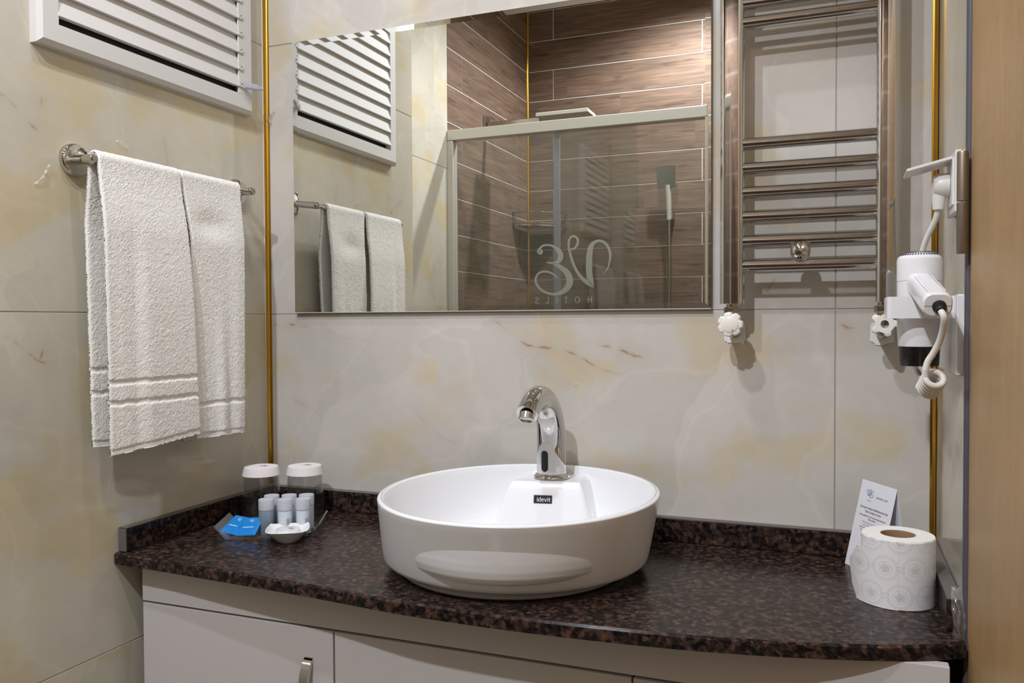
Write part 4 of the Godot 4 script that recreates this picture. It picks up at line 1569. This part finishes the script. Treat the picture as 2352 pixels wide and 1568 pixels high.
	var pts := [tip, Vector3(1.3215, 1.283, 0.414) - off, Vector3(1.3215, 1.268, 0.403) - off, Vector3(1.3185, 1.252, 0.392) - off, Vector3(1.3125, 1.238, 0.386) - off, Vector3(1.3068, 1.2275, 0.384) - off, Vector3(1.3040, 1.216, 0.384) - off]
	pts = smooth_path(pts, 6)
	var ca := Vector3(-0.0014, -0.0048, -0.0080).normalized()
	var cu := Vector3(1, 0, 0)
	cu = (cu - ca * cu.dot(ca)).normalized()
	var cw := ca.cross(cu)
	if cw.y < 0:
		cw = -cw
	var c0 := Vector3(1.3150, 1.2075, 0.381) - off
	var turns := 5.0
	for s in range(0, int(turns * 24) + 1):
		var a := PI + TAU * s / 24.0
		pts.append(c0 + (cu * cos(a) + cw * sin(a)) * 0.0112 + ca * (0.0072 * s / 24.0))
	pts.append_array(smooth_path([pts[-1], Vector3(1.3105, 1.196, 0.325) - off, Vector3(1.308, 1.203, 0.25) - off, Vector3(1.302, 1.23, 0.206) - off, Vector3(1.307, 1.31, 0.205) - off, Vector3(1.314, 1.38, 0.222) - off, Vector3(1.3275, 1.42, 0.246) - off, Vector3(1.3303, 1.438, 0.252) - off], 8).slice(1))
	b = MB.new()
	b.tube(pts, 0.0040, 12)
	part("cord", b, M["cord_white"], o)

# ---------------------------------------------------------------- amenities at the left end of the counter
func amenities() -> void:
	# tray of clear acrylic, turned up at both ends
	var u := Vector3(0.896, 0, -0.445)
	var v := Vector3(0.445, 0, 0.896)
	var tc := Vector3(0.1715, Y0, 0.2155)
	var fr := Transform3D(Basis(u, Vector3.UP, v), tc)
	var o := thing("acrylic_tray", "clear acrylic tray with turned-up ends on the granite counter", "tray", tc)
	var b := MB.new()
	var th := 0.003
	var pr := PackedVector2Array([Vector2(-0.099, 0.0255), Vector2(-0.0765, 0.0), Vector2(0.0765, 0.0), Vector2(0.099, 0.0255), Vector2(0.0965, 0.0275), Vector2(0.0752, th), Vector2(-0.0752, th), Vector2(-0.0965, 0.0275)])
	b.prism(pr, -0.0555, 0.0555, Transform3D(fr.basis, Vector3.ZERO), 0.95)
	part("sheet", b, M["acrylic"], o)
	# bottles
	var proto: Node3D = null
	var spots := [[0.1775, 0.2425, "liquid_blue", "small bottle of clear blue liquid, front left of the six bottles, beside the blue sachets"], [0.2110, 0.2300, "lotion_white", "small bottle of white lotion, front middle of the six bottles"], [0.2410, 0.2130, "lotion_white", "small frosted bottle with blue stripes, front right of the six bottles"],
		[0.1640, 0.2085, "liquid_blue", "small capped bottle in the back row, behind the blue liquid bottle"], [0.1945, 0.1940, "lotion_white", "small capped bottle in the middle of the back row"], [0.2245, 0.1790, "lotion_white", "small capped bottle at the right end of the back row"]]
	for k in 6:
		var n: Node3D
		var p := Vector3(spots[k][0], Y0 + th, spots[k][1])
		if proto == null:
			n = thing("toiletry_bottle", "", "bottle", p, "toiletry bottles on the acrylic tray")
			b = MB.new()
			b.lathe([Vector2(0, 0.0), Vector2(0.0138, 0.0), Vector2(0.0146, 0.001), Vector2(0.0146, 0.047), Vector2(0.0135, 0.0485), Vector2(0.0, 0.0485)], 32)
			part("bottle_body", b, M["bottle_frost"], n)
			b = MB.new()
			b.lathe([Vector2(0, 0.0012), Vector2(0.0130, 0.0012), Vector2(0.0134, 0.002), Vector2(0.0134, 0.045), Vector2(0, 0.045)], 28)
			part("content", b, M["liquid_blue"], n)
			b = MB.new()
			b.lathe([Vector2(0.0148, 0.0475), Vector2(0.0148, 0.0655), Vector2(0.0143, 0.0668), Vector2(0.0, 0.0672)], 32)
			part("cap", b, M["bottle_cap"], n)
			proto = n
		else:
			n = proto.duplicate()
			n.name = numbered("toiletry_bottle")
			add_child(n)
			n.position = p
			n.get_node("content").material_override = M[spots[k][2]]
		n.set_meta("label", spots[k][3])
	for k in [1, 2]:
		var n := get_node("toiletry_bottle_%03d" % k)
		var st := MB.new()
		for s in 5:
			for q in 4:
				var a := 1.05 + 0.12 * q - 0.15
				var rr := 0.01478
				st.box(Vector3.ZERO, Vector3(0.0019, 0.0009, 0.0003), 0.0, Transform3D(Basis(Vector3.UP, PI / 2 - (PI / 2 - a + 0.15)), Vector3(sin(a) * rr, 0.020 + s * 0.0026, cos(a) * rr)))
		part("label_stripes", st, M["print_blue"], n)
	# sachets: first one and its copy, leaning on the turned-up end
	var sa := Vector3(0.0951, Y0 + 0.006, 0.2694)
	var sw := Vector3(0.0493, 0.001, 0.0135)
	var s_up := Vector3(0.0130, 0.0200, -0.0165)
	var names := ["flat blue sachet with white print, the left one on the acrylic tray", "flat blue sachet with white print, next to the blue liquid bottle"]
	var q0: Node3D = null
	for k in 2:
		var bx := Vector3(0.985, -0.03, 0.17).normalized() if k == 0 else Vector3(0.985, 0.09, -0.17).normalized()
		var bz := Vector3(-0.40, -0.50, 0.77)
		bz = (bz - bx * bz.dot(bx)).normalized()
		var at := Vector3(0.1175, Y0 + 0.0185, 0.2600) if k == 0 else Vector3(0.1545, Y0 + 0.0195, 0.2640)
		var f := Transform3D(Basis(bx, bz.cross(bx), bz), at)
		if q0 == null:
			q0 = thing("soap_sachet", names[0], "sachet", at, "blue sachets on the acrylic tray")
			b = MB.new()
			var rg := []
			for e in [[1.0, 0.0], [0.99, 0.001], [0.9, 0.0021], [0.5, 0.0027]]:
				var ring := PackedVector3Array()
				for p in rrect(0.042 * e[0], 0.046 * e[0], 0.002, 3):
					ring.push_back(Vector3(p.x, e[1], p.y))
				rg.append(ring)
			b.loft(rg)
			part("wrapper", b, M["sachet_blue"], q0)
			b = MB.new()
			var pf := Transform3D(Basis(Vector3.RIGHT, Vector3(0, 0, -1), Vector3.UP), Vector3(0.002, 0.0028, -0.012))
			monogram(b, 0.042, pf)
			b.box(Vector3(0.0, 0.0029, 0.004), Vector3(0.022, 0.0003, 0.0016), 0.0)
			part("print", b, M["print_pale"], q0)
			q0.transform = f
		else:
			var n: Node3D = q0.duplicate()
			n.name = numbered("soap_sachet")
			add_child(n)
			n.transform = f
			n.set_meta("label", names[1])
	# tumblers upside down under paper caps
	var gl: Node3D = null
	var gp := [Vector3(0.0806, Y0, 0.1340), Vector3(0.1600, Y0, 0.0930)]
	var gs := ["upturned smoky tumbler under a white paper cap, in the wall corner", "upturned smoky tumbler under a white paper cap, behind the toiletry bottles"]
	for k in 2:
		if gl == null:
			gl = thing("drinking_glass", gs[0], "glass", gp[0], "tumblers with paper caps")
			b = MB.new()
			b.lathe([Vector2(0.0, 0.1085), Vector2(0.0318, 0.1085), Vector2(0.0338, 0.1065), Vector2(0.0415, 0.0008), Vector2(0.0410, 0.0), Vector2(0.0396, 0.0008), Vector2(0.0320, 0.1005), Vector2(0.0300, 0.1015), Vector2(0.0, 0.1015)], 56)
			part("tumbler", b, M["tumbler_glass"], gl)
			b = MB.new()
			var rr := []
			for e in [[0.0385, 0.0925], [0.0345, 0.1090], [0.0335, 0.1097]]:
				var ring := PackedVector3Array()
				for s in 112:
					var r: float = e[0] + (0.0004 if s % 2 else -0.0004) * (1.0 if e[1] < 0.1095 else 0.3)
					ring.push_back(Vector3(r * cos(TAU * s / 112), e[1], r * sin(TAU * s / 112)))
				rr.append(ring)
			b.loft(rr, false)
			var c := b.vert(Vector3(0, 0.1099, 0), Vector3.UP)
			var s1 := b.v.size()
			for p in rr[2]:
				b.vert(p, Vector3.UP)
			for s in 112:
				b.tri(c, s1 + s, s1 + (s + 1) % 112)
			var cap := part("paper_cap", b, M["cap_paper"], gl)
			b = MB.new()
			monogram(b, 0.07, Transform3D(Basis(Vector3(0.9, 0, -0.43), Vector3(-0.43, 0, -0.9), Vector3.UP), Vector3(0.004, 0.1101, -0.004)))
			part("print", b, M["print_blue"], cap)
		else:
			var n: Node3D = gl.duplicate()
			n.name = numbered("drinking_glass")
			add_child(n)
			n.position = gp[k]
			n.set_meta("label", gs[k])
	# square dish and the wrapped soap in it
	var dp := Vector3(0.2445, Y0, 0.2665)
	o = thing("soap_dish", "small square white porcelain dish on the counter before the tray", "dish", dp)
	var du := Vector3(0.86, 0, -0.51)
	var dv := Vector3(0.51, 0, 0.86)
	b = MB.new()
	var rg := []
	for e in [[0.012, 0.0, 1.0], [0.0172, 0.0, 1.0], [0.0185, 0.0012, 1.0], [0.024, 0.006, 0.9], [0.0315, 0.0150, 0.6], [0.0400, 0.0242, 0.28], [0.0398, 0.0252, 0.28], [0.0385, 0.0248, 0.28], [0.0300, 0.0165, 0.6], [0.0225, 0.0090, 0.9], [0.016, 0.0072, 1.0], [0.006, 0.0070, 1.0]]:
		var ring := PackedVector3Array()
		var ex: float = e[2]
		for s in 64:
			var a := TAU * s / 64
			var cc := Vector2(cos(a), sin(a))
			var sq := cc / maxf(absf(cc.x), absf(cc.y))
			var soft := pow(minf(absf(sq.x), absf(sq.y)), 6)
			sq *= 1.0 - 0.05 * soft
			var p2 := sq.lerp(cc, ex)
			var lift := 0.0016 * soft if ex < 0.5 else 0.0
			ring.push_back(du * p2.x * e[0] + dv * p2.y * e[0] + Vector3.UP * (e[1] + lift))
		rg.append(ring)
	var first := b.v.size()
	b.loft(rg, true)
	# inner rings face up
	for r in range(6, rg.size()):
		for s in 64:
			var j := first + r * 64 + s
			if b.n[j].y < 0:
				b.n[j] = -b.n[j]
	var fx := MB.new()
	fx.v = b.v; fx.n = b.n; fx.t = b.t
	for j in range(0, b.i.size(), 3):
		fx.tri(b.i[j], b.i[j + 1], b.i[j + 2])
	part("bowl", fx, M["porcelain"], o)
	o = thing("wrapped_soap", "round white soap in clear film lying in the square dish", "soap", dp + Vector3(-0.004, 0.0115, -0.006))
	b = MB.new()
	b.lathe([Vector2(0, 0.0), Vector2(0.0175, 0.0), Vector2(0.0212, 0.0025), Vector2(0.0216, 0.006), Vector2(0.0195, 0.0095), Vector2(0.0, 0.0105)], 40)
	var sp := part("soap", b, M["soap_white"], o)
	b = MB.new()
	monogram(b, 0.05, Transform3D(Basis(Vector3.RIGHT, Vector3(0, 0, -1), Vector3.UP), Vector3(0.004, 0.0106, -0.004)), true, 0.0002)
	part("print", b, M["print_blue"], sp)
	b = MB.new()
	var wr := []
	for e in [[0.0222, -0.0004], [0.0232, 0.003], [0.0226, 0.0085], [0.0205, 0.0112], [0.006, 0.0124]]:
		var ring := PackedVector3Array()
		for s in 48:
			var r: float = e[0] + 0.0006 * sin(s * 2.6) * (e[1] / 0.012)
			ring.push_back(Vector3(r * cos(TAU * s / 48), e[1] + 0.0003 * sin(s * 1.7), r * sin(TAU * s / 48)))
		wr.append(ring)
	b.loft(wr, true)
	part("film", b, M["wrap_film"], o)

# ---------------------------------------------------------------- card and paper roll
func card_and_roll() -> void:
	var base := Vector3(1.2135, Y0, 0.0545)
	var th := deg_to_rad(58.4)
	var d := Vector3(cos(th), 0, sin(th))
	var nrm := Vector3(-sin(th), 0, cos(th))
	var lean := deg_to_rad(13.0)
	var upv := Vector3(0, cos(lean), 0) - nrm * sin(lean)
	var fn := d.cross(upv).normalized()
	if fn.dot(nrm) < 0:
		fn = -fn
	var wid := 0.0917
	var hgt := 0.1442
	var o := thing("tent_card", "white folded card with printed text standing behind the paper roll", "card", base)
	var b := MB.new()
	var f := Transform3D(Basis(d, upv, fn), Vector3.ZERO)
	b.box(Vector3(wid / 2, hgt / 2, 0), Vector3(wid, hgt, 0.0006), 0.0001, f)
	var front := part("front_panel", b, M["card_paper"], o)
	# back panel
	var top := upv * hgt
	var foot := -nrm * 0.046 + d * 0.006
	var bu := (top - foot).normalized()
	var bf := Transform3D(Basis(d, bu, d.cross(bu)), foot)
	b = MB.new()
	b.box(Vector3(wid / 2, (top - foot).length() / 2, -0.0008), Vector3(wid, (top - foot).length(), 0.0006), 0.0001, bf)
	part("back_panel", b, M["card_paper"], o)
	# print
	b = MB.new()
	monogram(b, 0.075, f * Transform3D(Basis(), Vector3(0.0285, hgt - 0.020, 0.0004)))
	part("monogram", b, M["print_blue"], front)
	var rows := [["HOTELS", 0.0285, 0.031, 0.0032, "print_light", false], ["HANDBOX, 2020", 0.0600, 0.0225, 0.0040, "print_blue", true],
		["Çevreye Yardım Edebilmemiz İçin", 0.046, 0.0430, 0.0046, "print_grey", true], ["Bize Yardımcı Olun", 0.046, 0.0490, 0.0046, "print_grey", true],
		["Daha sağlıklı bir çevre için katkıda bulunmak", 0.046, 0.0560, 0.0032, "print_grey", true], ["ister misiniz?", 0.046, 0.0605, 0.0032, "print_grey", true],
		["Yeşil dünyamız için havlularınızı", 0.046, 0.0665, 0.0034, "print_light", false], ["tekrar kullanmak isterseniz", 0.046, 0.0710, 0.0034, "print_light", false], ["lütfen havlunuzu asınız, değişmesini", 0.046, 0.0755, 0.0034, "print_grey", false], ["istiyorsanız lütfen yere bırakınız", 0.046, 0.0800, 0.0034, "print_grey", false],
		["teşekkür ederiz", 0.044, 0.0850, 0.0034, "print_light", false], ["Help the environment", 0.044, 0.0895, 0.0034, "print_grey", true],
		["Please help us", 0.042, 0.0990, 0.0034, "print_grey", true], ["Each day tons of towels are washed", 0.046, 0.1090, 0.0032, "print_light", false], ["every day in hotels needlessly", 0.046, 0.1135, 0.0032, "print_light", false], ["hang your towel on the rack", 0.046, 0.1180, 0.0032, "print_light", false], ["leave it on the floor to change", 0.046, 0.1225, 0.0032, "print_light", false], ["for a cleaner world", 0.046, 0.1270, 0.0032, "print_light", false]]
	for r in rows:
		put_letters("text_line", letters(r[0], r[3], f * Transform3D(Basis(), Vector3(r[1], hgt - r[2], 0.00045)), 0.0001, r[5]), M[r[4]], front)
	b = MB.new()
	b.box(Vector3(0.0405, 0.0088, 0.0004), Vector3(0.026, 0.0155, 0.0003), 0.0, f)
	var sq := part("brown_print", b, M["print_brown"], front)
	put_letters("lettering", letters("Hrs", 0.013, f * Transform3D(Basis(), Vector3(0.0405, 0.0085, 0.0007)), 0.0001, true), M["print_white"], sq)

	# toilet roll
	var rp := Vector3(1.2835, Y0, 0.2275)
	var R := 0.0495
	var hh := 0.0975
	o = thing("toilet_roll", "white embossed toilet paper roll with a loose sheet, standing on the counter", "toilet paper", rp)
	b = MB.new()
	b.lathe([Vector2(R - 0.001, 0.0002), Vector2(R, 0.0015), Vector2(R, hh - 0.002), Vector2(R - 0.001, hh)], 120, Transform3D(), 0.95)
	part("outer_sheet", b, M["tissue"], o)
	b = MB.new()
	var pr := []
	for s in 25:
		var t := s / 24.0
		pr.append(Vector2(lerpf(R - 0.001, 0.0238, t), hh + 0.0003 * sin(t * 60.0)))
	pr.append(Vector2(0.0236, hh))
	pr.append(Vector2(0.0236, 0.0002))
	pr.append(Vector2(R - 0.001, 0.0002))
	b.lathe(pr, 96, Transform3D(), 0.2)
	part("paper_layers", b, M["tissue_plain"], o)
	b = MB.new()
	b.lathe([Vector2(0.0228, 0.0002), Vector2(0.0228, hh - 0.004), Vector2(0.0232, hh - 0.0012), Vector2(0.0236, hh - 0.0002)], 64)
	part("core", b, M["cardboard"], o)
	# loose end of the sheet: torn aslant, it peels off the roll towards the left
	b = MB.new()
	var nu := 30
	var nv := 26
	var edge := [[0.0, 170.0, 0.45], [0.25, 178.0, 0.8], [0.55, 180.0, 1.0], [0.75, 166.0, 0.75], [0.9, 142.0, 0.3], [1.0, 122.0, 0.08]]
	for r in nv:
		var yy := r / (nv - 1.0)
		var y := lerpf(0.0006, hh - 0.0006, yy)
		var k := 0
		while k < edge.size() - 2 and edge[k + 1][0] < yy:
			k += 1
		var q: float = (yy - edge[k][0]) / (edge[k + 1][0] - edge[k][0])
		q = q * q * (3.0 - 2.0 * q)
		var af: float = lerpf(edge[k][1], edge[k + 1][1], q)
		var lf: float = lerpf(edge[k][2], edge[k + 1][2], q)
		for s in nu:
			var t := s / (nu - 1.0)
			var a := deg_to_rad(lerpf(92.0, af, t))
			var rr := R + 0.00025 + 0.0135 * lf * t * t * t + 0.002 * lf * t
			b.vert(Vector3(cos(a) * rr, y, sin(a) * rr), Vector3(cos(a), 0, sin(a)), Vector2(a / TAU, y))
	for r in nv - 1:
		for s in nu - 1:
			b.quad(r * nu + s, r * nu + s + 1, (r + 1) * nu + s + 1, (r + 1) * nu + s)
	part("loose_sheet", b, M["tissue"], o)

# shreds of the tiles' and fittings' protective film that were left behind
func scraps() -> void:
	var list := [["shred of clear film stuck to the left wall below the towel rail plate", [Vector3(0.001, 1.505, 0.585), Vector3(0.006, 1.518, 0.574), Vector3(0.004, 1.530, 0.566), Vector3(0.007, 1.541, 0.561)], 0.004],
		["tiny curl of clear film on the left wall above the towels", [Vector3(0.001, 1.607, 0.421), Vector3(0.005, 1.606, 0.414), Vector3(0.004, 1.602, 0.404), Vector3(0.006, 1.600, 0.398)], 0.003],
		["loop of clear film hanging on the gold corner strip beside the vent", [Vector3(0.011, 1.720, 0.012), Vector3(0.013, 1.738, 0.013), Vector3(0.014, 1.742, 0.010), Vector3(0.017, 1.728, 0.009)], 0.003],
		["speck of clear film on the mirror wall right of the faucet", [Vector3(0.7235, 1.155, 0.0005), Vector3(0.726, 1.158, 0.003), Vector3(0.7285, 1.160, 0.0005)], 0.003]]
	for e in list:
		var b := MB.new()
		var pts := smooth_path(e[1], 6)
		var rings := []
		var up: Vector3 = Vector3(0.3, 0.35, 0.8)
		for k in pts.size():
			var d: Vector3 = (pts[mini(k + 1, pts.size() - 1)] - pts[maxi(k - 1, 0)]).normalized()
			var w: Vector3 = d.cross(up).normalized() * e[2] * (0.35 + 0.3 * sin(k * 1.3))
			var t := d.cross(w).normalized() * 0.0002
			rings.append(PackedVector3Array([pts[k] + w + t, pts[k] - w + t, pts[k] - w - t, pts[k] + w - t]))
		b.loft(rings, true)
		tag(part("film_shred", b, M["wrap_film"], self), e[0], "film shred", "shreds of protective film")
	# crumpled film at the right end of the counter
	var b := MB.new()
	var rng := RandomNumberGenerator.new()
	rng.seed = 4
	var rings := []
	for r in 12:
		var ring := PackedVector3Array()
		var t := r / 11.0
		for k in 10:
			var q := k / 9.0
			ring.push_back(Vector3(lerpf(1.3385, 1.3535, q) + rng.randf_range(-0.0015, 0.0008), lerpf(0.935, 0.846, t) + rng.randf_range(-0.002, 0.002), 0.3475 + 0.030 * sin(t * 2.6) * (1.0 - 0.5 * q) + rng.randf_range(-0.0035, 0.0035)))
		rings.append(ring)
	b.loft(rings, false, true)
	tag(part("plastic_wrap", b, M["wrap_film"], self), "crumpled clear plastic wrap at the right end of the granite counter, beside the door", "plastic wrap")
